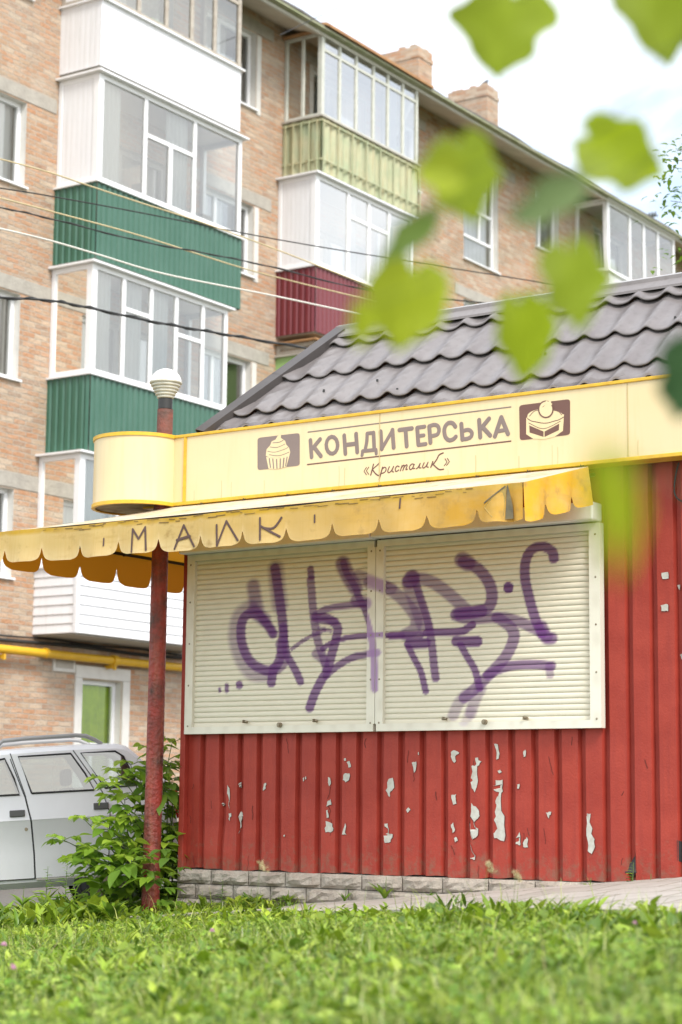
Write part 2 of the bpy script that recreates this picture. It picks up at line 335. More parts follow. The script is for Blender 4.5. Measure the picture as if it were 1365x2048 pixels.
def slabs(m):
    t = m.node_tree; N = t.nodes; L = t.links; b = N['Principled BSDF']; co = N.new('ShaderNodeTexCoord'); mp = N.new('ShaderNodeMapping'); mp.inputs['Rotation'].default_value = (0, 0, math.radians(34.6)); L.new(co.outputs['Object'], mp.inputs[0])
    br = N.new('ShaderNodeTexBrick'); br.inputs['Scale'].default_value = 1; br.inputs['Brick Width'].default_value = .5; br.inputs['Row Height'].default_value = .5; br.inputs['Mortar Size'].default_value = .010; br.inputs['Color1'].default_value = (1, 1, 1, 1); br.inputs['Color2'].default_value = (.84, .83, .81, 1); br.inputs['Mortar'].default_value = (.45, .45, .36, 1)
    L.new(mp.outputs[0], br.inputs['Vector']); x = N.new('ShaderNodeMixRGB'); x.blend_type = 'MULTIPLY'; x.inputs['Fac'].default_value = 1; L.new(N[m['cur']].outputs['Color'], x.inputs['Color1']); L.new(br.outputs['Color'], x.inputs['Color2']); L.new(x.outputs['Color'], b.inputs['Base Color'])
PAVE = mat('worn_pavement', (.43, .40, .365), .92, noise=(4, .6, (.33, .305, .275)), bump=(40, .5))
slabs(PAVE)
BARK = mat('bark', (.10, .075, .05), .95, noise=(12, .6, (.05, .04, .03)))
STEM = mat('green_stem', (.10, .15, .04), .7)
LEAFV = mat('weed_leaf', (.1, .2, .03), .45, spec=.45, attr='tint', trans=.52)
GRASSM = mat('grass_blades', (.1, .2, .03), .32, spec=.6, attr='tint', trans=.33)
BIGLEAF = mat('linden_leaf', (.1, .2, .03), .45, spec=.4, attr='tint', trans=.55)
PINK = mat('clover_pink', (.55, .30, .42), .8); WHITEF = mat('clover_white', (.7, .68, .62), .8)
SEED = mat('grass_seed', (.55, .47, .27), .9, trans=.3)
BIRDM = mat('dark_plumage', (.03, .03, .035), .6)

# ------------------------------------------------------------------ ground, pavement
def ground_sheet():
    xs = np.array([-300, -60, -20, -10, -7, -4, -2, 0, 2, 4, 6, 8, 12, 20, 60, 300.0])
    ys = np.concatenate([np.linspace(-30, 0, 6), np.linspace(2, 30, 29), np.linspace(34, 400, 14)])
    m = M(); m.grid([[(x, y, gz(x, y)) for x in xs] for y in ys]); o = m.build('ground', SOIL); o['kind'] = 'structure'
ground_sheet()
def sheet(name, poly, fr, lift, material, thick=.0):
    m = M(); P = []
    for (x, y) in poly:
        w = fr.w(x, y, 0); P.append((w[0], w[1], gz(w[0], w[1]) + lift))
    n = len(P); m.poly(P)
    if thick:
        for i in range(n):
            a, b = P[i], P[(i + 1) % n]; m.quad(a, b, (b[0], b[1], b[2] - thick), (a[0], a[1], a[2] - thick))
    o = m.build(name, material); o['kind'] = 'structure'; return o
sheet('road', [(-14, 1.5), (-1.2, .9), (-.6, 4), (12, 9), (14, 9), (14, 40), (-14, 40), (-14, 3)], KF, .004, ASPHALT)
KERBL = [(-.42, -.74), (.96, -.95), (1.76, -1.10), (2.5, -1.60), (4.4, -2.35), (6.45, -3.75), (8.2, -5.0)]
PAVEPOLY = [(1.25, .3), (1.05, -.6), (1.1, -.97), (1.76, -1.10), (2.5, -1.60), (4.4, -2.35), (6.45, -3.75), (8.2, -5.0), (9.5, -5), (9.5, 1.0)]
sheet('pavement', PAVEPOLY, KF, .012, PAVE, .12)
def in_poly(P, poly):
    x, y = P[:, 0], P[:, 1]; ins = np.zeros(len(P), bool); n = len(poly); j = n - 1
    for i in range(n):
        xi, yi = poly[i]; xj, yj = poly[j]
        c = ((yi > y) != (yj > y)) & (x < (xj - xi) * (y - yi) / (yj - yi + 1e-12) + xi); ins ^= c; j = i
    return ins
# kerb along the front edge of the pavement
m = M(); kp = KERBL
for i in range(len(kp) - 1):
    (x0, y0), (x1, y1) = kp[i], kp[i + 1]; dx, dy = x1 - x0, y1 - y0; l = math.hypot(dx, dy); nx, ny = dy / l * .11, -dx / l * .11
    q = []
    for (x, y) in ((x0, y0), (x1, y1), (x1 + nx, y1 + ny), (x0 + nx, y0 + ny)):
        w = KF.w(x, y, 0); q.append((w[0], w[1], gz(w[0], w[1]) + .055))
    lo = [(a[0], a[1], a[2] - .2) for a in q]
    m.add(q + lo, [(0, 1, 2, 3), (7, 6, 5, 4), (0, 4, 5, 1), (1, 5, 6, 2), (2, 6, 7, 3), (3, 7, 4, 0)])
o = m.build('kerb', CONC); o['kind'] = 'structure'

# ------------------------------------------------------------------ kiosk
kiosk = thing('kiosk', 'red metal-clad kiosk with closed cream shutters, graffiti and brown tile roof', 'kiosk', KF, (0, 0, 0))
GP, G0 = .1855, .172
def rib_y(x):
    """depth of the profiled sheet at x: wide pans, narrow grooves"""
    u = (x - G0) % GP
    if u < .012: return .042 * u / .012
    if u < .050: return .042
    if u < .060: return .042 * (1 - (u - .050) / .010)
    return 0.0
def dent(x, z):
    return .018 * math.exp(-((x - .42) / .13) ** 2 - ((z - .65) / .22) ** 2), .012 * math.exp(-((x - .45) / .2) ** 2 - ((z - .62) / .2) ** 2)
KX1 = 5.6
def clad_front():
    m = M(); xs = [0.0]; k = 0
    while True:
        b = G0 + GP * k
        if b > KX1: break
        xs += [b, b + .012, b + .050, b + .060, b + .10, b + .145]; k += 1
    xs = [x for x in xs if x <= KX1]; zs = np.linspace(.195, 3.35, 46)
    rows = []
    for z in zs:
        r = []
        for x in xs:
            dx, dy = dent(x, z); wob = .0016 * math.sin(z * 5 + x * 7) + .001 * math.sin(z * 13 + x * 3)
            zz = z
            if z < .2: zz += .006 * math.sin(x * 9) - .004 * math.sin(x * 31)
            r.append((x + dx * math.sin(x * 20), rib_y(x + 1e-6) + dy + wob, zz))
        rows.append(r)
    m.grid(rows)
    s5, s6 = 520 / 1365, 525 / 1365
    chips5 = [[(915, 203), (925, 200), (928, 212), (917, 215)], [(930, 222), (945, 215), (953, 245), (940, 250)], [(912, 290), (925, 278), (945, 280), (942, 315), (925, 327), (910, 315)],
        [(832, 300), (843, 305), (847, 335), (838, 348)], [(828, 430), (845, 415), (850, 445), (825, 455)], [(822, 475), (832, 470), (837, 510), (825, 515)], [(820, 530), (855, 545), (858, 582), (820, 590)],
        [(912, 575), (922, 540), (930, 605), (905, 600)], [(1150, 310), (1172, 303), (1180, 355), (1160, 375), (1155, 405), (1135, 370)], [(1128, 545), (1145, 542), (1150, 595), (1172, 600), (1160, 640), (1130, 645), (1120, 600)],
        [(1272, 225), (1295, 217), (1292, 265), (1285, 277)], [(495, 335), (507, 330), (505, 360), (490, 372)], [(1242, 475), (1255, 458), (1265, 472), (1250, 487)], [(255, 440), (265, 433), (277, 442), (265, 452)],
        [(303, 340), (313, 360), (312, 470), (306, 400)], [(357, 330), (364, 325), (364, 355), (356, 350)], [(359, 480), (367, 485), (363, 560), (351, 600), (357, 540)], [(306, 490), (319, 488), (313, 530), (305, 520)],
        [(700, 305), (706, 300), (708, 318), (702, 322)], [(712, 298), (718, 296), (717, 310), (711, 312)], [(598, 604), (606, 602), (606, 611), (599, 612)], [(1305, 170), (1309, 168), (1310, 182), (1305, 184)]]
    chips6 = [[(165, 165), (180, 157), (207, 170), (185, 190), (190, 215), (180, 222), (163, 190)], [(165, 390), (190, 385), (192, 435), (175, 440)], [(163, 545), (175, 532), (185, 570), (172, 587)], [(180, 615), (190, 608), (200, 625), (185, 635)],
        [(270, 240), (293, 235), (290, 197), (305, 195), (307, 210), (322, 215), (300, 240), (297, 350), (287, 377), (270, 340)], [(270, 430), (305, 465), (312, 500), (285, 530), (290, 560), (305, 565), (303, 600), (260, 627), (265, 500)],
        [(265, 645), (290, 705), (288, 727), (262, 720)], [(388, 125), (407, 127), (412, 200), (400, 206)], [(405, 265), (420, 258), (428, 270), (415, 278)],
        [(377, 350), (398, 335), (395, 312), (432, 310), (433, 370), (425, 380), (442, 500), (440, 630), (390, 615), (385, 590), (405, 565), (387, 520), (400, 450), (395, 420), (415, 375)], [(540, 165), (550, 153), (552, 185), (540, 195)],
        [(509, 335), (520, 333), (517, 357), (508, 357)], [(498, 620), (520, 583), (525, 650), (500, 645)], [(540, 635), (558, 607), (564, 662), (540, 660)], [(657, 480), (685, 477), (673, 513)],
        [(865, 488), (890, 487), (893, 590), (910, 620), (912, 660), (895, 697), (875, 680), (868, 600)]]
    polys = [[(340 + x * s5, 1440 + y * s5) for x, y in c] for c in chips5] + [[(840 + x * s6, 1440 + y * s6) for x, y in c] for c in chips6]
    polys += [[(1324, 1146), (1337, 1144), (1338, 1157), (1326, 1158)], [(1322, 1211), (1337, 1209), (1337, 1223), (1324, 1222)], [(1352, 1170), (1357, 1168), (1357, 1180)], [(1357, 1310), (1362, 1306), (1362, 1320)]]
    rnd = random.Random(3)
    for c in polys:
        L = [KF.pl(x, y, 0) for x, y in c]; cx = sum(p[0] for p in L) / len(L); yy = min(rib_y(cx), rib_y(cx - .03), rib_y(cx + .03))
        # ragged outline: midpoints jittered, a dark lifted-paint rim behind
        R = []
        for i, p in enumerate(L):
            q = L[(i + 1) % len(L)]; R.append(p); d = math.hypot(q[0] - p[0], q[1] - p[1])
            for t in (.33, .66): R.append((p[0] + (q[0] - p[0]) * t + rnd.uniform(-.12, .12) * d, p[1] + (q[1] - p[1]) * t + rnd.uniform(-.12, .12) * d))
        def depth(x, z, e): return (x, min(rib_y(x), yy + .03) + dent(x, z)[1] - e, z)
        m.poly([depth(x, z, .0040) for x, z in R], 1)
        m.poly([depth(x + (x - cx) * .10 + .002, z - .003, .0030) for x, z in R], 2)
    # hairline cracks in the paint
    for i in range(45):
        x = rnd.uniform(.05, 4.4); z = rnd.uniform(.25, 1.2); u = (x - G0) % GP
        if u < .07 or u > .17: continue
        pts = [(x, z)]
        for k in range(rnd.randint(2, 4)): pts.append((pts[-1][0] + rnd.uniform(-.012, .012), pts[-1][1] - rnd.uniform(.012, .04)))
        stroke(m, pts, rnd.uniform(.003, .006), lambda a, b, h: (a, rib_y(a) + dent(a, b)[1] - .002 - h, b), .001, 2, 1)
    # the rusted split at the foot of the right wall
    for c in ([(1265, 1712), (1272, 1700), (1274, 1745), (1262, 1757), (1250, 1745)], [(1355, 1680), (1362, 1684), (1362, 1725), (1356, 1722)]):
        m.poly([(x, rib_y(x) - .003, z) for x, z in [KF.pl(a, b, 0) for a, b in c]], 3)
    o = m.build('front_cladding', [RED, BARE, REDDK, BLACKM], kiosk); o['label'] = 'red corrugated cladding with peeling paint patches'
clad_front()
m = M()   # the other walls, profiled too
def clad_wall(m, p0, p1, z0, z1, nx, ny, per=.1855, dep=.025):
    d = math.hypot(p1[0] - p0[0], p1[1] - p0[1]); ux, uy = (p1[0] - p0[0]) / d, (p1[1] - p0[1]) / d; a = 0; P = []
    while a < d:
        for o_, h in ((0, 0), (.012, dep), (.046, dep), (.058, 0)):
            if a + o_ < d: P.append((p0[0] + ux * (a + o_) - nx * h, p0[1] + uy * (a + o_) - ny * h))
        a += per
    P.append(p1); m.grid([[(x, y, z) for x, y in P] for z in (z0, z1)])
clad_wall(m, (0, .03), (0, 2.4), .19, 3.3, -1, 0); clad_wall(m, (KX1, .03), (KX1, 2.4), .19, 3.3, 1, 0); clad_wall(m, (0, 2.4), (KX1, 2.4), .19, 3.3, 0, 1)
m.build('side_cladding', RED, kiosk)
m = M(); m.box(-.022, .028, -.014, .045, .19, 3.05); m.build('corner_trim', RED, kiosk, bevel=.004)
# plinth of split-face blocks, laid in courses
m = M(); m.box(.01, KX1 - .01, .02, 2.38, -.9, .19, 1)
rnd = random.Random(8)
for c in range(6):
    z1 = .188 - c * .112; z0 = z1 - .106; x = -.02 - (.18 if c % 2 else 0)
    while x < KX1:
        w = .355 + rnd.uniform(-.03, .03); a, b = max(x, -.02), min(x + w - .009, KX1)
        if b - a > .03:
            n = max(3, int((b - a) / .05)); rows = []
            for j in range(5):
                zz = z0 + (z1 - z0) * j / 4; r = []
                for i in range(n + 1):
                    e = (i in (0, n)) or (j in (0, 4)); yb = -.012 if e else -.030 - rnd.uniform(0, .022)
                    r.append((a + (b - a) * i / n, yb, zz + (0 if e else rnd.uniform(-.006, .006))))
                rows.append(r)
            m.grid(rows); m.box(a, b, -.0115, .03, z0, z1)
        x += w
m.build('stone_plinth', [STONE, MORTAR], kiosk)

# shutters and their frame, with spray paint carried as marks on the metal
SPRAY = []
def sp3(pts, w, soft=.35, a=.85): SPRAY.append(([(360 + x * 440 / 1365, 1030 + y * 440 / 1365) for x, y in pts], w * 440 / 1365, soft, a))
def sp4(pts, w, soft=.3, a=.85): SPRAY.append(([(740 + x * 500 / 1365, 1000 + y * 500 / 1365) for x, y in pts], w * 500 / 1365, soft, a))
sp3([(450, 440), (458, 500), (475, 580)], 90, .8, .62)
sp3([(572, 735), (545, 690), (490, 625), (430, 610), (385, 650), (372, 740), (390, 830), (430, 905), (490, 950), (560, 965), (605, 915), (628, 830), (635, 700), (618, 560), (600, 430), (585, 330)], 66, .45, .85)
sp3([(590, 330), (600, 440), (615, 560)], 105, .85, .5)
sp3([(440, 570), (370, 620), (345, 700), (345, 790), (385, 900), (450, 980), (540, 985)], 105, .85, .45)
sp3([(480, 600), (545, 690), (572, 730)], 45, .3, .8); sp3([(450, 590), (520, 650)], 90, .6, .6)
sp3([(575, 950), (562, 1040)], 62, .35, .85); sp3([(635, 690), (655, 850), (690, 925), (720, 980), (742, 1032)], 52, .35, .85); sp3([(620, 800), (640, 900), (600, 950)], 75, .4, .7)
sp3([(690, 830), (750, 785), (820, 745), (890, 715)], 26, .35, .7)
sp3([(805, 335), (810, 385)], 46, .5, .8); sp3([(806, 400), (812, 470), (818, 560), (832, 680), (850, 780), (880, 870), (905, 960)], 54, .4, .72)
sp3([(832, 622), (900, 585), (990, 565), (1080, 555), (1150, 548)], 46, .4, .75)
sp3([(840, 640), (910, 640), (970, 690), (965, 760), (935, 870), (910, 960), (870, 1030), (830, 1110), (800, 1195)], 60, .35, .85); sp3([(860, 650), (960, 660)], 50, .4, .7)
sp3([(860, 700), (930, 720)], 25, .4, .6); sp3([(840, 860), (900, 910)], 60, .5, .6)
sp3([(880, 830), (950, 785), (1060, 755), (1180, 747), (1375, 742)], 36, .3, .85)
sp3([(1010, 295), (1030, 360), (1080, 440), (1110, 520), (1150, 600), (1180, 700), (1200, 780), (1212, 900), (1218, 1080)], 46, .4, .8)
sp3([(1005, 300), (1035, 370), (1085, 450)], 95, .55, .75); sp3([(1090, 530), (1160, 550)], 80, .5, .7)
sp3([(900, 1000), (960, 945), (1050, 890), (1130, 868), (1235, 855)], 46, .35, .8)
sp3([(1100, 370), (1200, 410), (1310, 455)], 70, .5, .5)
sp3([(240, 1075), (240, 1095)], 20, .4, .8); sp3([(285, 1055), (285, 1090)], 30, .5, .8); sp3([(363, 1050), (364, 1058)], 50, .35, .85)
sp4([(-10, 450), (80, 475), (150, 520), (200, 570), (248, 640), (240, 700), (190, 735)], 68, .45, .58)
sp4([(225, 425), (215, 440)], 90, .35, .85); sp4([(210, 450), (240, 540), (275, 640), (300, 700)], 85, .45, .55)
sp4([(240, 430), (270, 530), (300, 620), (320, 700), (335, 800), (345, 900), (355, 972)], 44, .35, .8)
sp4([(230, 425), (320, 440), (400, 490), (470, 550), (520, 600)], 68, .45, .62)
sp4([(110, 740), (200, 737), (270, 737)], 44, .3, .85); sp4([(305, 724), (400, 722), (500, 715), (555, 680)], 42, .3, .88)
sp4([(210, 785), (300, 780)], 58, .3, .9); sp4([(205, 800), (240, 870), (275, 940), (300, 1045)], 36, .35, .85)
sp4([(505, 335), (580, 370), (640, 440), (662, 510), (650, 575), (600, 605), (480, 620)], 62, .35, .8); sp4([(500, 325), (530, 345)], 85, .4, .7); sp4([(470, 625), (600, 605)], 72, .3, .8)
sp4([(490, 640), (560, 650), (700, 640), (800, 660), (900, 705), (965, 745)], 58, .4, .68)
sp4([(690, 640), (760, 690), (782, 750), (740, 850), (660, 940), (570, 1030), (510, 1080)], 60, .35, .72)
sp4([(470, 770), (580, 772)], 60, .3, .88); sp4([(490, 790), (530, 860), (570, 930), (595, 1030)], 38, .35, .85)
sp4([(520, 1060), (480, 1110), (450, 1175)], 60, .6, .4); sp4([(600, 1030), (570, 1090), (545, 1165)], 60, .6, .45); sp4([(545, 1150), (520, 1210)], 50, .9, .25)
sp4([(640, 955), (740, 910), (870, 897), (985, 905)], 52, .35, .78); sp4([(975, 905), (980, 955)], 40, .6, .5)
sp4([(752, 472), (752, 482)], 52, .25, .95)
sp4([(1000, 318), (990, 280), (940, 252), (880, 270), (847, 330), (842, 420), (867, 540), (900, 650), (935, 730)], 52, .3, .85); sp4([(930, 690), (960, 750), (985, 755)], 66, .45, .8)
def spray_at(X, Z):
    out = np.zeros(X.shape)
    for pts, w, soft, a in SPRAY:
        P = [KF.pl(p[0], p[1], -.045) for p in smooth_path(pts, 4)]; hw = w / 2 / 275 * 1.0; fr_ = max(.004, hw * soft)
        D = np.full(X.shape, 9.0)
        for i in range(len(P) - 1):
            ax, az = P[i]; bx_, bz = P[i + 1]; dx, dz = (bx_ - ax), (bz - az); l2 = dx * dx + dz * dz + 1e-9
            t = np.clip(((X - ax) * dx + (Z - az) * dz) / l2, 0, 1)
            # foreshortening: widths were read across the receding wall
            D = np.minimum(D, np.hypot((X - ax - t * dx) * .86, Z - az - t * dz))
        c = np.clip((hw + fr_ * .5 - D) / fr_, 0, 1); c = c * c * (3 - 2 * c) * a
        out = 1 - (1 - out) * (1 - c)
    return np.clip(out, 0, 1) ** .85
frame_root = None
SLAT = .0405
def shutter(x0, x1, z0, z1, name):
    nx = int((x1 - x0) / .009); xs = np.linspace(x0, x1, nx); zs = []; ys = []; gr = []
    k = 0; z = z0; r = random.Random(int(x0 * 10))
    while z < z1 - 1e-4:
        h = min(SLAT, z1 - z); off = r.uniform(-.0012, .0012)
        for u, y, g in ((0, .008, .70), (.04, .006, .35), (.08, .0, .04), (.30, -.003, 0), (.65, -.0035, 0), (.91, -.001, .02), (.97, .005, .18)):
            zs.append(z + u * h); ys.append(y + off); gr.append(g)
        z += h; k += 1
    zs.append(z1); ys.append(.012); gr.append(.5)
    X, Z = np.meshgrid(xs, np.array(zs)); Y = -.030 + np.repeat(np.array(ys)[:, None], nx, 1)
    R = spray_at(X, Z)
    G = np.repeat(np.array(gr)[:, None], nx, 1)
    hz = np.clip((Z - z0 - .35) / (z1 - z0 - .35), 0, 1)          # dust and rain dirt stay in the upper joints, above hand height
    nzv = .55 + .45 * np.sin(X * 5.3 + Z * 40) * np.sin(X * 1.9 + np.floor((Z - z0) / SLAT) * 2.4)
    G = np.clip(G * (.30 + .95 * hz * nzv), 0, 1)
    n = X.size; V = np.stack([X, Y, Z], -1).reshape(-1, 3); ii = np.arange((len(zs) - 1) * nx).reshape(len(zs) - 1, nx)[:, :-1].ravel()
    Fq = np.stack([ii, ii + 1, ii + nx + 1, ii + nx], 1); C = np.stack([R, G, R * 0, R * 0 + 1], -1).reshape(-1, 4)
    me_o = fastmesh(name, V, Fq, CREAM, None, None)
    a = me_o.data.color_attributes.new('paint', 'FLOAT_COLOR', 'POINT'); a.data.foreach_set('color', C.astype(np.float32).ravel())
    me_o.parent = frame_root; return me_o
def bar_grid(m, cols, x0, x1, z0, z1, y):
    nx = max(2, int((x1 - x0) / .012)); nz_ = max(2, int((z1 - z0) / .012))
    X, Z = np.meshgrid(np.linspace(x0, x1, nx), np.linspace(z0, z1, nz_)); R = spray_at(X, Z)
    G = np.clip(.12 * np.sin(X * 37) * np.sin(Z * 23), 0, 1)
    m.grid([[(X[j, i], y, Z[j, i]) for i in range(nx)] for j in range(nz_)]); cols.append(np.stack([R, G, R * 0, R * 0 + 1], -1).reshape(-1, 4))
def frame_part():
    global frame_root
    m = M(); cols = []; X0, X1, Z0, Z1 = .055, 3.725, 1.238, 2.66; y = -.062
    bars = [(X0, X0 + .075, Z0, Z1), (X1 - .085, X1, Z0, Z1), (X0 + .075, 1.845, Z0, Z0 + .055), (1.872, X1 - .085, Z0, Z0 + .055), (X0 + .075, 1.845, Z1 - .05, Z1), (1.872, X1 - .085, Z1 - .05, Z1), (1.785, 1.8575, Z0 + .055, Z1 - .05), (1.8625, 1.93, Z0 + .055, Z1 - .05)]
    for a, b, c, d in bars:
        bar_grid(m, cols, a, b, c, d, y); n0 = len(m.v)
        for q in (((a, y, c), (a, y + .06, c), (a, y + .06, d), (a, y, d)), ((b, y, c), (b, y, d), (b, y + .06, d), (b, y + .06, c)), ((a, y, d), (a, y + .06, d), (b, y + .06, d), (b, y, d)), ((a, y, c), (b, y, c), (b, y + .06, c), (a, y + .06, c))): m.quad(*q)
        cols.append(np.tile([0, .15, 0, 1], (len(m.v) - n0, 1)))
    m.col['paint'] = np.concatenate(cols)
    frame_root = m.build('shutter_frame', CREAMF, kiosk)
    # rivets
    for x in (.09, 3.69, 1.82, 1.897):
        for z in (1.30, 1.62, 1.95, 2.28, 2.58):
            m = M(); m.lathe([(.0, -.004), (.006, -.003), (.008, 0)], (0, 0, 0), 8); n = 24
            for i in range(len(m.v) - n, len(m.v)):
                vx, vy, vz = m.v[i]; m.v[i] = (x + vx, -.062 + vz, z + vy)
            m.build('rivet', STEEL, frame_root)
frame_part()
shutter(.128, 1.786, 1.285, 2.615, 'roller_shutter'); shutter(1.928, 3.642, 1.285, 2.615, 'roller_shutter')
for (px, py, big) in ((560, 1450, 1), (490, 1443, 0), (630, 1441, 0), (970, 1444, 1), (889, 1437, 0), (1051, 1436, 0)):
    x, z = KF.pl(px, py, -.07); m = M()
    if big:
        m.tube([(x, -.06, z), (x, -.086, z)], .019, 14); m.tube([(x, -.085, z), (x, -.092, z)], .011, 10); m.build('lock', STEEL, frame_root)
    else:
        m.tube([(x - .014, -.058, z), (x + .014, -.058, z - .004)], .011, 10); m.box(x - .018, x - .01, -.078, -.05, z - .012, z + .012); m.build('latch', STEEL, frame_root)
# roller boxes above the shutters
m = M(); m.box(.03, 1.856, -.15, .0, 2.664, 2.79); m.box(1.866, 3.715, -.15, .0, 2.67, 2.80); m.build('roller_box', WHITE, kiosk, bevel=.012)

# roof: metal tiles, hip on the left, ridge and verge caps
RT, RZ0, RY = .93, 3.663, .985
def hipx(y): return .22 + .62 * y
def tile_z(x, y):
    per = .2505; u = ((x - .215) / per) % 1.0
    w = .026 * (math.exp(-((u - .5) / .17) ** 2)) + .006 * math.cos(2 * math.pi * (u - .5))
    c = ((y - .115) / .356) % 1.0
    return RZ0 + RT * y + w + .034 * (1 - c)
def roof():
    m = M(); per = .2505
    dn = random.Random(12); dent_ = [(dn.uniform(.3, 5), dn.uniform(0, .95), dn.uniform(.05, .16), dn.uniform(-.008, .006)) for _ in range(40)]
    def wave(x):
        u = ((x - .215) / per) % 1.0; return .031 * math.exp(-((u - .5) / .19) ** 2) + .006 * math.cos(2 * math.pi * (u - .5))
    for k in range(-1, 3):
        b0 = .115 + .356 * k; ya, yb = b0 - .014, min(b0 + .356 + .05, RY + .03); rows = []
        seq = [(ya + .004, -.014), (ya, -.012), (ya, 0.0), (ya + .006, .004)] + [(ya + (yb - ya) * t, .004) for t in (.15, .4, .7, 1.0)]
        for y, e in seq:
            x0 = hipx(max(y, -.15)); n = 500; y = max(y, -.03); lift = .046 * (1 - (y - b0) / .356) - .010
            rows.append([(x0 + (6.4 - x0) * i / n, y, RZ0 + RT * y + wave(x0 + (6.4 - x0) * i / n) + lift + e + .004 * math.sin(k * 5 + i * .021) + .003 * math.sin(i * .057 + k * 2)) for i in range(n + 1)])
        m.grid(rows)
    o = m.build('roof', TILE, kiosk, smooth=True)
    # hip face, back face
    m = M(); zr = RZ0 + RT * RY
    A = (hipx(-.2), -.2, RZ0 - .2 * RT); Rg = (hipx(RY), RY, zr); Bk = (hipx(-.2), 2 * RY + .2, RZ0 - .2 * RT)
    m.add([A, Rg, Bk], [(0, 2, 1)]); m.quad(Rg, (6.4, RY, zr), (6.4, 2 * RY + .2, RZ0 - .2 * RT), Bk); m.build('back_slopes', TILE, o)
    m = M()
    for (p, q, s_) in ((A, Rg, 1),):
        p, q = Vector(p), Vector(q); d = (q - p).normalized(); nrm = Vector((-.0, -RT, 1)).normalized(); side = d.cross(nrm).normalized()
        for t0, t1 in ((.12, .6), (.59, 1.0)):
            a, b = p.lerp(q, t0) + nrm * (.065 + t0 * .004), p.lerp(q, t1) + nrm * (.065 + t1 * .004)
            prof = [(-.075, -.07), (-.07, .0), (.055, .002), (.058, -.075)]
            m.grid([[tuple(a + side * u + nrm * v) for u, v in prof], [tuple(b + side * u + nrm * v) for u, v in prof]])
    m.build('hip_cap', mat('dark_cap_sheet', (.060, .053, .052), .35, noise=(4, .5, (.09, .08, .078))), o, solid=.003)
    m = M(); prof = [(-.135, -.095), (-.132, -.075), (-.06, -.01), (-.055, .02), (0, .045), (.055, .02), (.15, -.07)]
    m.grid([[(x, RY + .02 + u, zr + .05 + v) for u, v in prof] for x in (hipx(RY) - .06, 6.4)])
    m.add([(hipx(RY) - .06, RY + .02 + u, zr + .05 + v) for u, v in prof], [tuple(range(7))])
    m.build('ridge_cap', TILE, o, solid=.003)
    for (px, py) in ((755, 772), (648, 792), (795, 790), (1091, 719), (1351, 647)):
        # roofing screws
        r = ray(px, py); c = np.array([0, 0, CZ]); a_ = (c - KF.o) @ KF.y; q = (RZ0 - CZ + RT * a_) / (r[2] - RT * (r @ KF.y)); p = KF.loc(c + q * r)
        m = M(); m.lathe([(.0, .010), (.009, .008), (.010, -.02)], (p[0], p[1], RZ0 + RT * p[1] + .045), 8); m.build('roof_screw', BLACKM, o)
roof()
m = M(); m.box(.02, KX1, -.02, .02, 3.355, 3.62); m.build('eave_board', CONC, kiosk)

# ------------------------------------------------------------------ shop sign on the kiosk
awning_hooks = None
sign = thing('shop_sign', 'long cream shop sign with yellow edges and brown pastry-shop lettering above the awning', 'sign', KF, (2.3, -.2, 3.05))
SY = -.20; SZ0, SZ1 = 3.05, 3.61
m = M(); m.box(-.30, 6.4, SY, -.05, SZ0 + .012, SZ1 - .012); m.build('sign_panel', SIGNC, sign)
m = M(); m.box(-.30, 6.4, SY - .012, -.045, SZ1 - .018, SZ1 + .006); m.box(-.30, 6.4, SY - .012, -.045, SZ0 - .006, SZ0 + .022); m.build('edge_trim', SIGNY, sign, bevel=.004)
DC = (-.36, -.2); DR = .365
m = M(); n = 64; m.grid([[(DC[0] + DR * math.cos(2 * math.pi * k / n), DC[1] + DR * math.sin(2 * math.pi * k / n), z) for k in range(n)] for z in (SZ0 + .02, SZ1 - .01)], 0, True)
dz0, dz1 = SZ0 + .02, SZ1 - .01
m.build('corner_drum', SIGNC, sign, smooth=True)
for z in (SZ0 - .008, SZ1 - .02):
    m = M(); R = DR + .010; m.lathe([(R - .03, z), (R, z), (R, z + .028), (R - .03, z + .028)], (DC[0], DC[1], 0), 64)
    m.build('drum_trim', SIGNY, sign)
m = M(); m.lathe([(.001, SZ0 + .012), (DR - .01, SZ0 + .005)], (DC[0], DC[1], 0), 48); m.build('drum_floor', mat('dirty_drum_floor', (.42, .36, .24), .8, noise=(6, .9, (.16, .10, .05))), sign)
m = M(); x_, z_ = KF.pl(371, 940, -.2); m.box(x_ - .012, x_ + .012, SY - .012, SY - .002, SZ0 + .02, SZ1 - .02); m.build('seam_strip', SIGNY, sign)

for x in (1.98, 4.02):
    m = M(); m.box(x - .003, x + .003, SY - .0035, SY - .001, SZ0 + .024, SZ1 - .02); m.build('panel_joint', mat('joint_line', (.50, .40, .2), .7), sign)
rnd = random.Random(6)
for k in range(14):
    x = rnd.uniform(.1, 4.3); l = rnd.uniform(.03, .16); z0_ = SZ0 + .024; m = M(); stroke(m, [(x, z0_ + l), (x + rnd.uniform(-.004, .004), z0_ + l * .5), (x, z0_)], rnd.uniform(.003, .008), lambda u, v, h: (u, SY - .0006 - h, v), .0006, 0, 3); m.build('drip_stain', mat('drip', (.60, .475, .25), .6), sign)
for k in range(9):
    x = .3 + k * .42; m = M(); m.tube([(x, SY - .012, SZ0 + .0), (x + .01, SY - .03, SZ0 - .014), (x + .035, SY - .03, SZ0 - .010)], .0035, 5); m.build('awning_hook', BLACKM, sign)
Z5 = lambda x, y: KF.pl(500 + x * 540 / 1365, 500 + y * 540 / 1365, SY)
Z6 = lambda x, y: KF.pl(900 + x * 465 / 1365, 500 + y * 465 / 1365, SY)
sm = lambda u, v, h: (u, SY - .0012 - h, v)
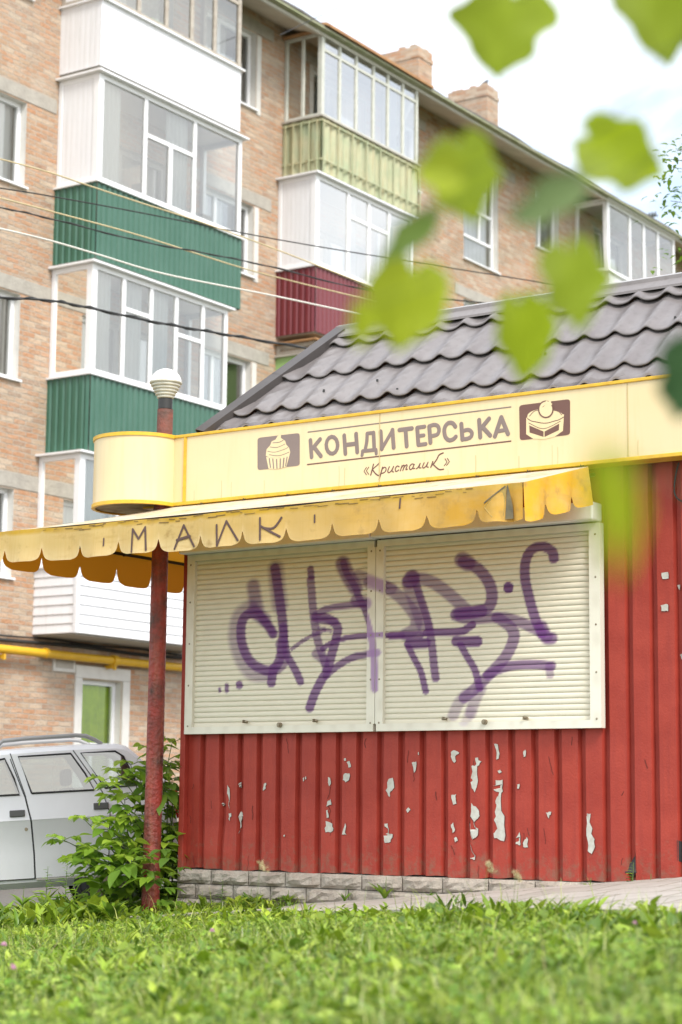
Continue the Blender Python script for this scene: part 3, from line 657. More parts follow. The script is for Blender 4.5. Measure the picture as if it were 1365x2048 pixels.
def arc(cx, cy, rx, ry, a0, a1, n=14): return [(cx + rx * math.cos(math.radians(a0 + (a1 - a0) * i / n)), cy + ry * math.sin(math.radians(a0 + (a1 - a0) * i / n))) for i in range(n + 1)]
def letters():
    m = M(); h = [.0010]
    def st(pts, w=23, k=1, mi=0):
        h[0] += .00002; stroke(m, [Z5(*p) for p in pts], w * 540 / 1365 / 268, sm, h[0], mi, k)
    st([(307, 962), (313, 1047)]); st([(356, 957), (318, 1003)]); st([(326, 998), (360, 1042)])
    st(arc(416, 987, 29, 43, 0, 370), 22)
    st([(478, 938), (484, 1030)]); st([(538, 930), (544, 1022)]); st([(482, 986), (540, 979)])
    st([(568, 1038), (571, 1018)], 18); st([(640, 1030), (639, 1012)], 18); st([(571, 1017), (638, 1010)], 20); st([(584, 1010), (592, 968), (594, 928)], 20, 4); st([(594, 928), (626, 924)], 20); st([(626, 924), (630, 1008)], 22)
    st([(662, 918), (668, 1006)]); st([(722, 910), (728, 999)]); st([(670, 1002), (720, 916)], 20)
    st([(757, 910), (820, 902)]); st([(788, 908), (794, 992)])
    st([(847, 900), (853, 984)]); st([(849, 898), (884, 893)], 21); st([(851, 941), (880, 937)], 20); st([(854, 986), (890, 981)], 21)
    st([(908, 892), (914, 974)]); st([(910, 890), (935, 884), (953, 893), (957, 915), (946, 934), (914, 941)], 21, 4)
    st([(1040, 893), (1026, 876), (1005, 875), (988, 893), (984, 921), (992, 949), (1010, 962), (1030, 956), (1042, 944)], 22, 4)
    st([(1070, 880), (1076, 958)]); st([(1074, 917), (1104, 909), (1122, 921), (1121, 941), (1104, 953), (1078, 957)], 21, 4)
    st([(1160, 860), (1166, 946)]); st([(1210, 853), (1170, 902)]); st([(1178, 896), (1216, 938)])
    st([(1240, 942), (1272, 846)]); st([(1272, 846), (1306, 930)]); st([(1254, 916), (1294, 910)], 20)
    m.build('lettering', SIGNBR, sign)
    m = M(); stroke(m, [Z5(293, 921), Z5(1323, 793)], .009, sm, .001, 0, 1, True); m.build('rule', SIGNBR, sign)
    m = M(); stroke(m, [Z5(290, 1085), Z5(1323, 966)], .010, sm, .001, 0, 1, True); m.build('rule', SIGNBR2, sign)
    m = M(); hh = [.001]
    def sc(pts, w=6.5, k=4):
        hh[0] += .00002; stroke(m, [Z5(*p) for p in pts], w * 540 / 1365 / 268, sm, hh[0], 0, k)
    sc([(590, 1100), (578, 1118), (590, 1136)], 5, 1); sc([(602, 1098), (590, 1116), (602, 1134)], 5, 1)
    sc([(626, 1083), (612, 1138)], 7); sc([(657, 1076), (640, 1092), (620, 1110)], 6); sc([(620, 1110), (636, 1130), (650, 1140), (660, 1136)], 7)
    sc([(672, 1098), (655, 1160)], 7); sc([(668, 1110), (682, 1098), (690, 1106), (684, 1122), (668, 1130)], 6)
    sc([(706, 1096), (698, 1118), (704, 1126), (716, 1116), (728, 1094)], 6); sc([(728, 1094), (720, 1116), (727, 1122)], 6)
    sc([(756, 1096), (746, 1092), (736, 1106), (740, 1120), (754, 1112)], 6)
    sc([(770, 1090), (762, 1116)], 6); sc([(766, 1102), (778, 1088), (782, 1094), (774, 1115)], 6); sc([(778, 1102), (792, 1086), (796, 1092), (789, 1110), (797, 1108)], 6)
    sc([(832, 1084), (820, 1082), (808, 1096), (811, 1110), (822, 1104), (832, 1084)], 6); sc([(832, 1084), (825, 1104), (834, 1104)], 6)
    sc([(842, 1106), (850, 1100), (862, 1079)], 6); sc([(862, 1079), (857, 1100), (866, 1101)], 6)
    sc([(882, 1076), (874, 1096), (880, 1102), (892, 1092), (902, 1073)], 6); sc([(902, 1073), (895, 1094), (903, 1098)], 6)
    sc([(926, 1070), (916, 1098)], 7); sc([(978, 1026), (958, 1036), (945, 1060), (926, 1086)], 7); sc([(928, 1084), (942, 1098), (960, 1110), (980, 1108)], 7)
    sc([(988, 1056), (998, 1072), (984, 1090)], 5, 1); sc([(1000, 1054), (1010, 1070), (996, 1088)], 5, 1)
    m.build('script_lettering', SIGNBR2, sign)
letters()
def badge(name, P, items, Z, mat0):
    m = M(); m.poly([sm(*Z(*p), .0006) for p in P], 0); root = m.build(name, mat0, sign); h = .0012
    m = M(); m2 = M()
    for kind, col, pts, w in items:
        h += .0003; tgt = m if col == 'c' else m2
        if kind == 'p': tgt.poly([sm(*Z(*p), h) for p in pts])
        else: stroke(tgt, [Z(*p) for p in pts], w * (540 if Z is Z5 else 465) / 1365 / 268, sm, h, 0, 4)
    m.build('emblem_light', SIGNC, root); m2.build('emblem_dark', mat0, root)
def rrect(a, b, c, d, r=.07):
    out = []; Q = [a, b, c, d]
    for i in range(4):
        p, q, n = np.array(Q[i], float), np.array(Q[i - 1], float), np.array(Q[(i + 1) % 4], float)
        s0, s1 = p + (q - p) * r, p + (n - p) * r * 1.2
        for t in (0, .33, .67, 1): out.append(tuple((1 - t) ** 2 * s0 + 2 * t * (1 - t) * p + t * t * s1))
    return out
badge('cupcake_emblem', rrect((40, 950), (253, 925), (253, 1090), (40, 1113)), [
    ('p', 'c', [(82, 1040), (86, 1008), (104, 988), (112, 968), (132, 958), (142, 940), (160, 932), (158, 950), (180, 965), (186, 985), (200, 1000), (206, 1022), (202, 1036), (180, 1046), (140, 1052), (100, 1050)], 0),
    ('p', 'c', [(84, 1046), (110, 1052), (150, 1052), (203, 1036), (186, 1096), (140, 1108), (96, 1106)], 0),
    ('s', 'd', [(92, 1018), (130, 1022), (180, 1006), (194, 998)], 5), ('s', 'd', [(104, 996), (140, 998), (178, 982)], 5), ('s', 'd', [(118, 975), (150, 972), (170, 962)], 5), ('s', 'd', [(100, 1035), (150, 1040), (200, 1022)], 4),
    ('s', 'd', [(100, 1056), (106, 1098)], 9), ('s', 'd', [(118, 1058), (122, 1102)], 9), ('s', 'd', [(137, 1060), (139, 1102)], 9), ('s', 'd', [(156, 1058), (155, 1100)], 9), ('s', 'd', [(174, 1054), (170, 1096)], 9), ('s', 'd', [(190, 1048), (183, 1090)], 7)], Z5, SIGNBR)
badge('cake_emblem', rrect((408, 912), (707, 875), (707, 1085), (412, 1118)), [
    ('p', 'c', arc(562, 978, 106, 46, 0, 360, 28), 0), ('p', 'c', [(450, 985), (672, 965), (666, 1062), (618, 1096), (555, 1112), (490, 1108), (450, 1082)], 0),
    ('p', 'd', [(468, 1030), (552, 1066), (552, 1098), (470, 1072)], 0), ('p', 'd', [(558, 1066), (644, 1020), (642, 1058), (558, 1098)], 0),
    ('s', 'd', [(458, 990), (480, 1004), (510, 1010), (540, 1016), (575, 1016), (610, 1006), (640, 998), (668, 982)], 7), ('s', 'd', [(466, 1016), (552, 1050), (650, 1006)], 5), ('s', 'd', [(470, 975), (500, 945), (540, 938)], 5), ('s', 'd', [(600, 938), (640, 948), (658, 968)], 5),
    ('p', 'd', arc(566, 936, 46, 52, 0, 360, 22), 0), ('p', 'c', arc(566, 936, 38, 44, 0, 360, 22), 0), ('s', 'd', [(548, 922), (556, 916)], 10), ('p', 'c', [(545, 905), (560, 893), (572, 885), (580, 892), (596, 882), (598, 900), (606, 905), (596, 914), (570, 905)], 0)], Z6, SIGNBR2)

# ------------------------------------------------------------------ awning
awn = thing('awning', 'faded yellow scalloped fabric awning wrapped round the kiosk corner', 'awning', KF, (1.3, -.6, 2.8))
AX0, AX1, AY, AZ = -1.04, 3.70, -1.10, 2.80
BX, BY, BZ = -.13, -.20, 3.035
AEND = 2.6
def sag(t): return -.015 * math.sin(math.pi * t)
m = M()
nx = 40
rows = []
for j in range(9):      # front slope
    t = j / 8; r = []
    for i in range(nx + 1):
        s_ = i / nx; xb = BX + (AX1 + .02 - BX) * s_; xf = AX0 + (AX1 - AX0) * s_
        r.append((xf + (xb - xf) * t, AY + (BY - AY) * t, AZ + (BZ - AZ) * t + sag(t) + .006 * math.sin(s_ * 40) * t * (1 - t) * 4))
    rows.append(r)
m.grid(rows)
rows = []
for j in range(9):      # left slope, running back along the kiosk's side
    t = j / 8; r = []
    for i in range(21):
        s_ = i / 20; yb = BY + (AEND - BY) * s_; yf = AY + (AEND - AY) * s_
        r.append((AX0 + (BX - AX0) * t, yf + (yb - yf) * t, AZ + (BZ - AZ) * t + sag(t)))
    rows.append(r)
m.grid([r[::-1] for r in rows])
m.col['tint'] = np.tile([.62, .59, .50, 1], (len(m.v), 1)); m.build('canopy', FABRIC, awn, smooth=True)
SCW = .3905; SC0 = -.94
def val_depth(x):
    """drop of the scalloped edge below the bar at x"""
    u = ((x - SC0) / SCW) % 1.0; d = min(u, 1 - u)
    return .255 - .10 * math.exp(-d / .038) - .02 * (1 - min(1, d / .25))
def val_y(x, dz):
    """the cloth's ripple"""
    u = ((x - SC0) / SCW) % 1.0
    y = AY - .004 - (.022 * math.sin(math.pi * u) ** 2 + .012 * math.sin(x * 5.1) + .008 * math.sin(x * 11 + 2)) * (dz / .26)
    y -= .05 * math.exp(-((x - 3.50) / .10) ** 2) * (dz / .26) - .045 * math.exp(-((x - 3.60) / .035) ** 2) * (dz / .2)
    return y
def edge_z(x): return AZ - .012 * math.sin((x - AX0) / 4.7 * math.pi) + .004 * math.sin(x * 6)
xs = list(np.arange(AX0, AX1 - .01, .0122)) + [AX1]
rows = []; cols = []
for j in range(11):
    t = j / 10; r = []
    for x in xs:
        dz = val_depth(x) * t; r.append((x, val_y(x, dz), edge_z(x) - dz))
        right = min(1, max(0, (x - .8) / 2.4)); c = np.array([.66, .50, .205]) * (1 - right) + np.array([.60, .345, .05]) * right
        c = c * (1 - .5 * t * (1 - right) * .25) + np.array([.70, .66, .56]) * .30 * max(0, t - .55) / .45 * (1 - right)
        if t < .16: c = np.array([.56, .35, .035])                      # unfaded strip by the seam
        cols.append((*np.clip(c, 0, 1), 1))
    rows.append(r)
m = M(); m.grid([r[::-1] for r in rows][::1]); m.col['tint'] = np.array(cols).reshape(11, len(xs), 4)[:, ::-1].reshape(-1, 4)
nv = len(m.v)
# dirt caught along the seam, worn in irregular dashes, and old rain stains
rnd = random.Random(4); x = AX0 + .5
while x < 3.45:
    l = rnd.uniform(.01, .09)
    if rnd.random() < .75:
        dz = rnd.uniform(.004, .035); stroke(m, [(x, dz), (x + l, dz + rnd.uniform(-.004, .004))], rnd.uniform(.003, .008), lambda a, b, h: (a, val_y(a, b) - .003 - h, edge_z(a) - b), .001, 1, 1)
    x += l * rnd.uniform(.5, 1.3)
m.col['tint'] = np.concatenate([m.col['tint'], np.ones((len(m.v) - nv, 4))])
val = m.build('front_valance', [FABRIC, mat('seam_dirt', (.20, .125, .04), .9)], awn, smooth=True)
# marker letters on the cloth
m = M(); hh = [.001]
def letter():
    global m
    m.build('marker_letter', INK, val); m = M()
def ink(pts, w=4.6):
    hh[0] += .0001; P = []
    for a, b in pts: x, z = KF.pl(a, b, AY - .02); P.append((x, edge_z(x) - z))
    stroke(m, P, w / 265, lambda a, b, h: (a, val_y(a, b) - .004 - h, edge_z(a) - b), hh[0], 0, 4)
ink([(266, 1104), (265, 1058)]); ink([(265, 1058), (279, 1078)]); ink([(279, 1078), (290, 1054)]); ink([(290, 1054), (294, 1100)]); letter()
ink([(348, 1097), (366, 1050)]); ink([(366, 1050), (385, 1092)]); ink([(353, 1080), (377, 1072)], 6); letter()
ink([(433, 1050), (436, 1092)]); ink([(436, 1092), (452, 1042)]); ink([(452, 1042), (474, 1080)]); letter()
ink([(520, 1036), (524, 1080)]); ink([(562, 1035), (548, 1056), (528, 1056)]); ink([(522, 1052), (540, 1062), (560, 1073)]); letter()
for q in (((628, 1030), (628, 1044)), ((208, 1077), (208, 1091)), ((800, 997), (800, 1016))): ink(q, 3.5); m.build('pen_tick', INK, val); m = M()
# dark tear folded near the right end
m = M()
P = [(3.585, .012), (3.592, .012), (3.604, .07), (3.622, .15), (3.626, .235), (3.575, .24), (3.578, .14)]
m.poly([(x, val_y(x, d) - .006, edge_z(x) - d) for x, d in P]); m.poly([(x, val_y(x, d) - .004, edge_z(x) - d) for x, d in [(3.583, .02), (3.572, .13), (3.568, .22), (3.50, .225), (3.42, .15), (3.47, .10)]], 1); stroke(m, [(3.57, .02), (3.50, .07), (3.42, .12)], .010, lambda a, b, h: (a, val_y(a, b) - .004 - h, edge_z(a) - b), .001); m.build('tear', [mat('worn_fold', (.105, .095, .065), .9, noise=(14, .8, (.20, .16, .08))), mat('crumpled_cloth', (.42, .28, .07), .9, noise=(18, .9, (.22, .17, .07), 9))], val)
# side valance on the right end: follows the slope up to the wall
ys_ = np.linspace(AY, BY - .02, 60); rows = []; cols = []
for j in range(9):
    t = j / 8; r = []
    for y in ys_:
        s_ = (y - AY) / (BY - AY); zt = AZ + (BZ - AZ) * s_; u = (s_ * 2.6 + .12) % 1.0; d = min(u, 1 - u)
        dep = .27 - .10 * math.exp(-d / .05) - .015 * (1 - min(1, d / .25))
        r.append((AX1 + .02 * s_ + .004 + .012 * math.sin(s_ * 14) * t + .03 * math.sin(math.pi * u) * t, y, zt - dep * t)); cols.append((.74, .43, .035, 1))
    rows.append(r)
m = M(); m.grid(rows[::-1]); m.col['tint'] = np.array(cols); o = m.build('side_valance', FABRIC, awn, smooth=True); o['label'] = 'brighter unfaded yellow end flap'
# left valance, seen from inside
ys_ = np.arange(AY, AEND, .013); rows = []; cols = []
for j in range(9):
    t = j / 8; r = []
    for y in ys_:
        u = ((y - AY - .06) / .46) % 1.0; d = min(u, 1 - u); dep = .275 - .12 * math.exp(-d / .04) - .03 * (1 - min(1, d / .3)) * (1 if u < .5 else .2)
        r.append((AX0 - .003 - .02 * math.sin(math.pi * u) * t, y, AZ - dep * t)); cols.append((.70, .50, .18, 1))
    rows.append(r)
m = M(); m.grid(rows); m.col['tint'] = np.array(cols); m.build('rear_valance', FABRIC, awn, smooth=True)
m = M(); r_ = .014
m.tube([(AX0, AY + .02, AZ - .012), (AX1, AY + .02, AZ - .012)], r_); m.tube([(AX0 + .02, AY + .02, AZ - .012), (AX0 + .02, AEND, AZ - .012)], r_)
for x in (.5, 1.86, 3.2, AX1 - .03): m.tube([(x, AY + .02, AZ - .02), (x, -.03, BZ - .03)], r_)
for y in (.4, 1.6): m.tube([(AX0 + .02, y, AZ - .02), (-.02, y, BZ - .03)], r_)
m.tube([(AX0 + .02, AY + .02, AZ - .02), (BX, BY, BZ - .03)], r_)
m.build('awning_frame', BLACKM, awn)

# ------------------------------------------------------------------ lamp post through the drum
lp = thing('lamp_post', 'peeling rusty red pole with a white globe lamp through the sign drum', 'lamp post', KF, (-.11, -.2, -.3))
m = M(); pts = []; rs = []
for i in range(40):
    t = i / 39; z = -.35 + t * 3.45; pts.append((-.139 + .03 * t + .004 * math.sin(t * 5), -.2, z)); rs.append(.071 - .006 * t)
m.tube(pts, rs, 24); pole = m.build('pole', POLE, lp, smooth=True)
m = M(); m.tube([(-.110, -.2, 3.09), (-.096, -.2, 3.84)], .064, 24); m.build('pole_top', POLETOP, lp, smooth=True)
x0, z0 = KF.pl(331, 816, -.2)
m = M(); m.tube([(x0, -.2, z0 - .01), (x0, -.2, z0 + .075)], .058, 20); lamp = m.build('lamp', BLACKM, lp, smooth=True)
zc = z0 + .06
prof = [(.05, zc)]
for i in range(6):
    a = .055 + i * .0125; z = zc + .015 + i * .024
    prof += [(a, z), (a + .014, z + .006), (a + .016, z + .014), (a + .008, z + .021)]
m = M(); m.lathe(prof, (x0, -.2, 0), 36); m.build('ribbed_collar', LAMPR, lamp, smooth=False)
m = M(); zt = zc + .145; m.lathe([(.128 * math.cos(a), zt + .128 * .92 * math.sin(a)) for a in np.linspace(-.05, math.pi / 2 - .01, 14)], (x0, -.2, 0), 36); m.build('globe', LAMPW, lamp, smooth=True)

# cable hanging on the kiosk wall at the right
m = M(); P = [KF.pl(a, b, -.03) for a, b in ((1358, 925), (1352, 950), (1349, 980), (1354, 995), (1368, 1004), (1400, 1010))]
m.tube([(p[0], -.03, p[1]) for p in map(tuple, smooth_path(P, 4))], .006, 6); m.build('cable', BLACKM, kiosk)

# ------------------------------------------------------------------ apartment block
apt = thing('apartment_building', 'long five-storey brick apartment block with glazed balconies behind the kiosk', 'building', BF, (0, 0, 0))
bx = lambda px, py, y=0: BF.pl(px, py, y)
BXL, BXR, BH = -7.0, 42.0, 14.28
wins = []   # (x0, x1, z0, z1, kind)
for z0, z1 in ((3.85, 5.12), (6.72, 7.98), (9.60, 10.88), (12.50, 13.80)): wins.append((-2.15, -.62, z0, z1, 'left'))
for z0, z1 in ((6.70, 8.08), (9.56, 10.80), (12.52, 13.88)): wins.append((3.62, 5.05, z0, z1, 'mid'))
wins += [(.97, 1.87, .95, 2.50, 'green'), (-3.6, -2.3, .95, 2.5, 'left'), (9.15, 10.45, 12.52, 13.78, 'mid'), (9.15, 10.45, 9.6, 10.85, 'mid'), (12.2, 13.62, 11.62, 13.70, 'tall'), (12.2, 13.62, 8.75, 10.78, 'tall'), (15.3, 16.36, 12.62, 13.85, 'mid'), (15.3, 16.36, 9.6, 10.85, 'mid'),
         (22.6, 24.0, 12.5, 13.8, 'mid'), (22.6, 24.0, 9.6, 10.9, 'mid')]
# doors behind the balconies
doors = []
for xs_, zz in (((.05, 3.5), (3.2, 5.85, 8.7, 11.62)), ((5.85, 9.0), (5.8, 8.75, 11.6)), ((17.1, 20.6), (11.6, 8.7))):
    for z in zz: doors.append((xs_[0] + 1.0, xs_[0] + 2.7, z + .75, z + 2.15, 'door'))
def wall():
    ops = wins + doors
    X = sorted(set([BXL, BXR] + [w[0] for w in ops] + [w[1] for w in ops])); Zs = sorted(set([-1.2, BH] + [w[2] for w in ops] + [w[3] for w in ops]))
    m = M()
    for i in range(len(X) - 1):
        for j in range(len(Zs) - 1):
            cx, cz = (X[i] + X[i + 1]) / 2, (Zs[j] + Zs[j + 1]) / 2
            if any(w[0] < cx < w[1] and w[2] < cz < w[3] for w in ops): continue
            m.quad((X[i], 0, Zs[j]), (X[i + 1], 0, Zs[j]), (X[i + 1], 0, Zs[j + 1]), (X[i], 0, Zs[j + 1]))
    for a, b, c, d, k in ops:
        e = .17
        m.quad((a, 0, c), (a, 0, d), (a, e, d), (a, e, c), 1); m.quad((b, 0, c), (b, e, c), (b, e, d), (b, 0, d), 1); m.quad((a, 0, d), (b, 0, d), (b, e, d), (a, e, d), 1); m.quad((a, 0, c), (a, e, c), (b, e, c), (b, 0, c), 1)
    m.quad((BXL, 0, -1.2), (BXL, 12, -1.2), (BXL, 12, BH), (BXL, 0, BH)); m.quad((BXR, 0, -1.2), (BXR, 0, BH), (BXR, 12, BH), (BXR, 12, -1.2)); m.quad((BXL, 12, -1.2), (BXR, 12, -1.2), (BXR, 12, BH), (BXL, 12, BH))
    m.build('brick_wall', [BRICK, PLASTER], apt)
wall()
def window_part(a, b, c, d, kind):
    y = .115; f = .065; m = M()
    m.box(a, a + f, y, y + .07, c, d); m.box(b - f, b, y, y + .07, c, d); m.box(a + f, b - f, y, y + .07, c, c + f); m.box(a + f, b - f, y, y + .07, d - f, d)
    panes = []
    mid = (a + b) / 2
    if kind == 'green':
        zt = c + (d - c) * .38; m.box(a + f, b - f, y + .002, y + .068, zt - .035, zt + .035); xm = a + .42 * (b - a); m.box(xm - .03, xm + .03, y + .004, y + .066, c + f, zt - .035)
        panes = [(a + f, b - f, zt + .035, d - f), (a + f, xm - .03, c + f, zt - .035), (xm + .03, b - f, c + f, zt - .035)]
    elif kind == 'tall':
        zt = c + .55; zu = c + 1.15; m.box(a + f, b - f, y + .002, y + .068, zt - .03, zt + .03); m.box(a + f, b - f, y + .002, y + .068, zu - .03, zu + .03); m.box(mid + .12, mid + .18, y + .004, y + .066, zt + .03, zu - .03)
        panes = [(a + f, b - f, c + f, zt - .03), (a + f, mid + .12, zt + .03, zu - .03), (mid + .18, b - f, zt + .03, zu - .03), (a + f, b - f, zu + .03, d - f)]
    else:
        xm = a + .36 * (b - a); m.box(xm - .04, xm + .04, y + .002, y + .068, c + f, d - f); panes = [(a + f, xm - .04, c + f, d - f), (xm + .04, b - f, c + f, d - f)]
    root = m.build('window', WHITE if kind != 'door' else PLASTER, apt, bevel=.006)
    for p in panes:
        m = M(); m.quad((p[0], y + .035, p[2]), (p[1], y + .035, p[2]), (p[1], y + .035, p[3]), (p[0], y + .035, p[3])); m.build('pane', GLASSD if kind == 'green' else GLASS, root)
    m = M(); n = 40
    cw = (a - .2, b + .25) if kind == 'green' else ((a + .02, a + (b - a) * .62) if kind == 'mid' else (a + .02, b - .02))
    m.grid([[(cw[0] + (cw[1] - cw[0]) * i / n, (.20 if kind == 'green' else .24) + .02 * math.sin(i * 1.3), z) for i in range(n + 1)] for z in (c, d)]); m.build('curtain', GREENREFL if kind == 'green' else CURTAIN, root, smooth=True)  # in the green window this sheet carries the painted reflection, elsewhere it is cloth
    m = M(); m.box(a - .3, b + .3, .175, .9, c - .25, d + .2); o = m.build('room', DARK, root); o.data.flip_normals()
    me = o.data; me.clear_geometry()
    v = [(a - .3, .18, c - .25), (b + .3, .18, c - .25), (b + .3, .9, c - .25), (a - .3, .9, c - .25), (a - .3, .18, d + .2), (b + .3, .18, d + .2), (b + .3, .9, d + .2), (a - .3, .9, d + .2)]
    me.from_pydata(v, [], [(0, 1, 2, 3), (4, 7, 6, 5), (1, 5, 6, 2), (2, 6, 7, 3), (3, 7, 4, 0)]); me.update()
    if kind != 'door':
        m = M(); m.box(a - .04, b + .04, -.05, .115, c - .035, c - .003); m.build('sill', WHITE, root)
for w in wins + doors: window_part(*w)
def lintel(a, b, c, d, mt=CONC, dep=.012):
    m = M(); m.box(a, b, -dep, .05, c, d); m.build('lintel', mt, apt, bevel=.006)
for z in (5.14, 8.0, 10.9, 13.82): lintel(-2.5, .02, z, z + .22)
for z in (8.10, 10.82, 13.90): lintel(3.3, 5.55, z, z + .22)
lintel(11.84, 14.36, 13.74, 13.95); lintel(11.84, 14.36, 10.80, 11.02); lintel(15.0, 16.7, 10.88, 11.08); lintel(8.9, 10.7, 13.8, 14.0)
# painted plaster surround of the ground-floor window and plaster bands beside the middle windows
lintel(.80, 2.05, 2.515, 2.70, PLASTER, .03); lintel(1.885, 2.05, .9, 2.512, PLASTER, .028); lintel(.80, .955, .9, 2.512, PLASTER, .028)
for z0, z1 in ((6.62, 8.08), (9.48, 10.80), (12.44, 13.88)): lintel(5.065, 5.19, z0, z1, PLASTER, .014)
m = M(); m.box(.30, .78, -.03, .02, 2.58, 2.78); m.box(.35, .73, -.034, -.0305, 2.63, 2.75, 1); m.build('vent', [PLASTER, CONC], apt)

def corr(m, p0, p1, nrm, z0, z1, per=.12, amp=.014, mi=0, kind='trap'):
    d = math.hypot(p1[0] - p0[0], p1[1] - p0[1]); ux, uy = (p1[0] - p0[0]) / d, (p1[1] - p0[1]) / d; P = []; a = 0
    if kind == 'wave':
        n = int(d / per * 6)
        for i in range(n + 1): t = d * i / n; h = amp * math.cos(2 * math.pi * t / per); P.append((p0[0] + ux * t + nrm[0] * h, p0[1] + uy * t + nrm[1] * h))
    else:
        while a < d - 1e-6:
            for o_, h in ((0, amp), (per * .45, amp), (per * .60, 0), (per * .86, 0)):
                if a + o_ < d: P.append((p0[0] + ux * (a + o_) + nrm[0] * h, p0[1] + uy * (a + o_) + nrm[1] * h))
            a += per
        P.append((p1[0], p1[1]))
    m.grid([[(x, y, z) for x, y in P] for z in (z0, z1)], mi)
BD = -.80
def balcony(x0, x1, zs, zp, zt, pmat, style, end, fmat, mull, trans=(), label=None, gl=GLASS, cover=WHITE, endcols=1, post=.075, plabel=None, endmat=WHITEP):
    m = M(); m.box(x0 + .03, x1 - .03, BD + .03, -.002, zs - .02, zs + .10); root = m.build('balcony', CONC, apt)
    if label: root['label'] = label
    m = M()
    if style in ('trap', 'wave'):
        kw = dict(per=.125 if style == 'trap' else .21, amp=.021 if style == 'trap' else .02, kind=style)
        corr(m, (x0, 0), (x0, BD), (-1, 0), zs, zp, **kw); corr(m, (x0, BD), (x1, BD), (0, -1), zs, zp, **kw); corr(m, (x1, BD), (x1, 0), (1, 0), zs, zp, **kw)
    elif style == 'plank':
        kw = dict(per=.1, amp=.0018); corr(m, (x0, 0), (x0, BD), (-1, 0), zs, zp, **kw); corr(m, (x0, BD), (x1, BD), (0, -1), zs, zp, **kw); corr(m, (x1, BD), (x1, 0), (1, 0), zs, zp, **kw)
    elif style == 'siding':
        n = 7
        for i in range(n):
            a, b = zs + (zp - zs) * i / n, zs + (zp - zs) * (i + 1) / n; t, l = .004, .022
            path = [(x0 - 0, 0), (x0, BD), (x1, BD), (x1, 0)]
            for (p, q, nn) in ((path[0], path[1], (-1, 0)), (path[1], path[2], (0, -1)), (path[2], path[3], (1, 0))):
                e = lambda P_, h: (P_[0] + nn[0] * h, P_[1] + nn[1] * h)
                m.grid([[(*e(p, l), a + .006), (*e(q, l), a + .006)], [(*e(p, t), b), (*e(q, t), b)]]); m.grid([[(*e(p, 0), a), (*e(q, 0), a)], [(*e(p, l), a + .006), (*e(q, l), a + .006)]])
        m.box(x0 - .03, x0 + .03, BD - .03, BD + .03, zs, zp)
    pn = m.build('panel', pmat, root)
    if plabel: pn['label'] = plabel
    m = M(); e = .055
    m.box(x0 - e, x1 + e, BD - e, BD + .03, zp, zp + .028); m.box(x0 - e, x0 + .03, BD + .031, 0, zp, zp + .028); m.box(x1 - .03, x1 + e, BD + .031, 0, zp, zp + .028); m.build('sill', cover if cover is not RUSTY else CONC, root)
    m = M(); e = .085
    m.box(x0 - e, x1 + e, BD - e, -.002, zt, zt + .03); m.build('cover', cover, root)
    z0, z1 = zp + .03, zt - .002; w = post; m = M()
    m.box(x0, x0 + w * 1.5, BD, BD + w * 1.5, z0, z1); m.box(x1 - w, x1, BD, BD + w, z0, z1); m.box(x0, x0 + w, -w, -.003, z0, z1); m.box(x1 - w, x1, -w, -.003, z0, z1)
    yb = (BD + .004, BD + w - .012)
    m.box(x0 + w * 1.5, x1 - w, *yb, z0, z0 + w); m.box(x0 + w * 1.5, x1 - w, *yb, z1 - w, z1)
    m.box(x0 + .004, x0 + w - .01, BD + w * 1.5, -w, z0, z0 + w); m.box(x0 + .004, x0 + w - .01, BD + w * 1.5, -w, z1 - w, z1)
    m.box(x1 - w + .01, x1 - .004, BD + w, -w, z0, z0 + w); m.box(x1 - w + .01, x1 - .004, BD + w, -w, z1 - w, z1)
    X = [x0 + w * 1.5] + list(mull) + [x1 - w]; panes = []
    for q in mull: m.box(q - w / 2, q + w / 2, yb[0] + .002, yb[1] - .002, z0 + w, z1 - w)
    for i in range(len(X) - 1):
        a, b = X[i] + (w / 2 if i else 0), X[i + 1] - (w / 2 if i < len(X) - 2 else 0); T = [t for t in trans if t[0] == i]
        if T:
            zz = z0 + (z1 - z0) * T[0][1]; m.box(a, b, yb[0] + .004, yb[1] - .004, zz - w * .45, zz + w * .45); panes += [(a, b, z0 + w, zz - w * .45), (a, b, zz + w * .45, z1 - w)]
            if len(T[0]) > 2: # an opening sash inside the lower light
                xm = a + (b - a) * T[0][2]; m.box(xm - w / 2, xm + w / 2, yb[0] - .01, yb[1] - .006, z0 + w, zz - w * .45)
                panes[-2:-1] = [(a, xm - w / 2, z0 + w, zz - w * .45), (xm + w / 2, b, z0 + w, zz - w * .45)]
        else: panes.append((a, b, z0 + w, z1 - w))
    fr_ = m
    if end == 'solid':
        pm = M(); kw = dict(per=.1, amp=.0015); corr(pm, (x0 + .012, -w), (x0 + .012, BD + w * 1.5), (-1, 0), z0 + w, z1 - w, **kw); pm.build('end_panel', endmat, root)
    else:
        ys_ = [BD + w * 1.5 + (-w - BD - w * 1.5) * i / endcols for i in range(endcols + 1)]
        for i in range(1, endcols): fr_.box(x0 + .006, x0 + w - .012, ys_[i] - w / 2, ys_[i] + w / 2, z0 + w, z1 - w)
        for i in range(endcols):
            q = M(); q.quad((x0 + .03, ys_[i], z0 + w), (x0 + .03, ys_[i + 1], z0 + w), (x0 + .03, ys_[i + 1], z1 - w), (x0 + .03, ys_[i], z1 - w)); q.build('pane', GLASS, root)
    rb = random.Random(int(x0 * 100 + zs * 10)); cm = M()
    for (a, b, c, d) in panes:
        if rb.random() < .38:
            n = 26; w_ = rb.uniform(.45, 1.0); cm.grid([[(a + (b - a) * w_ * i / n, BD + .13 + .018 * math.sin(i * 1.25 + zs), z) for i in range(n + 1)] for z in (c - .02, z1 - .04)])
    if cm.v: cm.build('curtain', CURTAIN, root, smooth=True)
    bm_ = M(); xq = x0 + .3
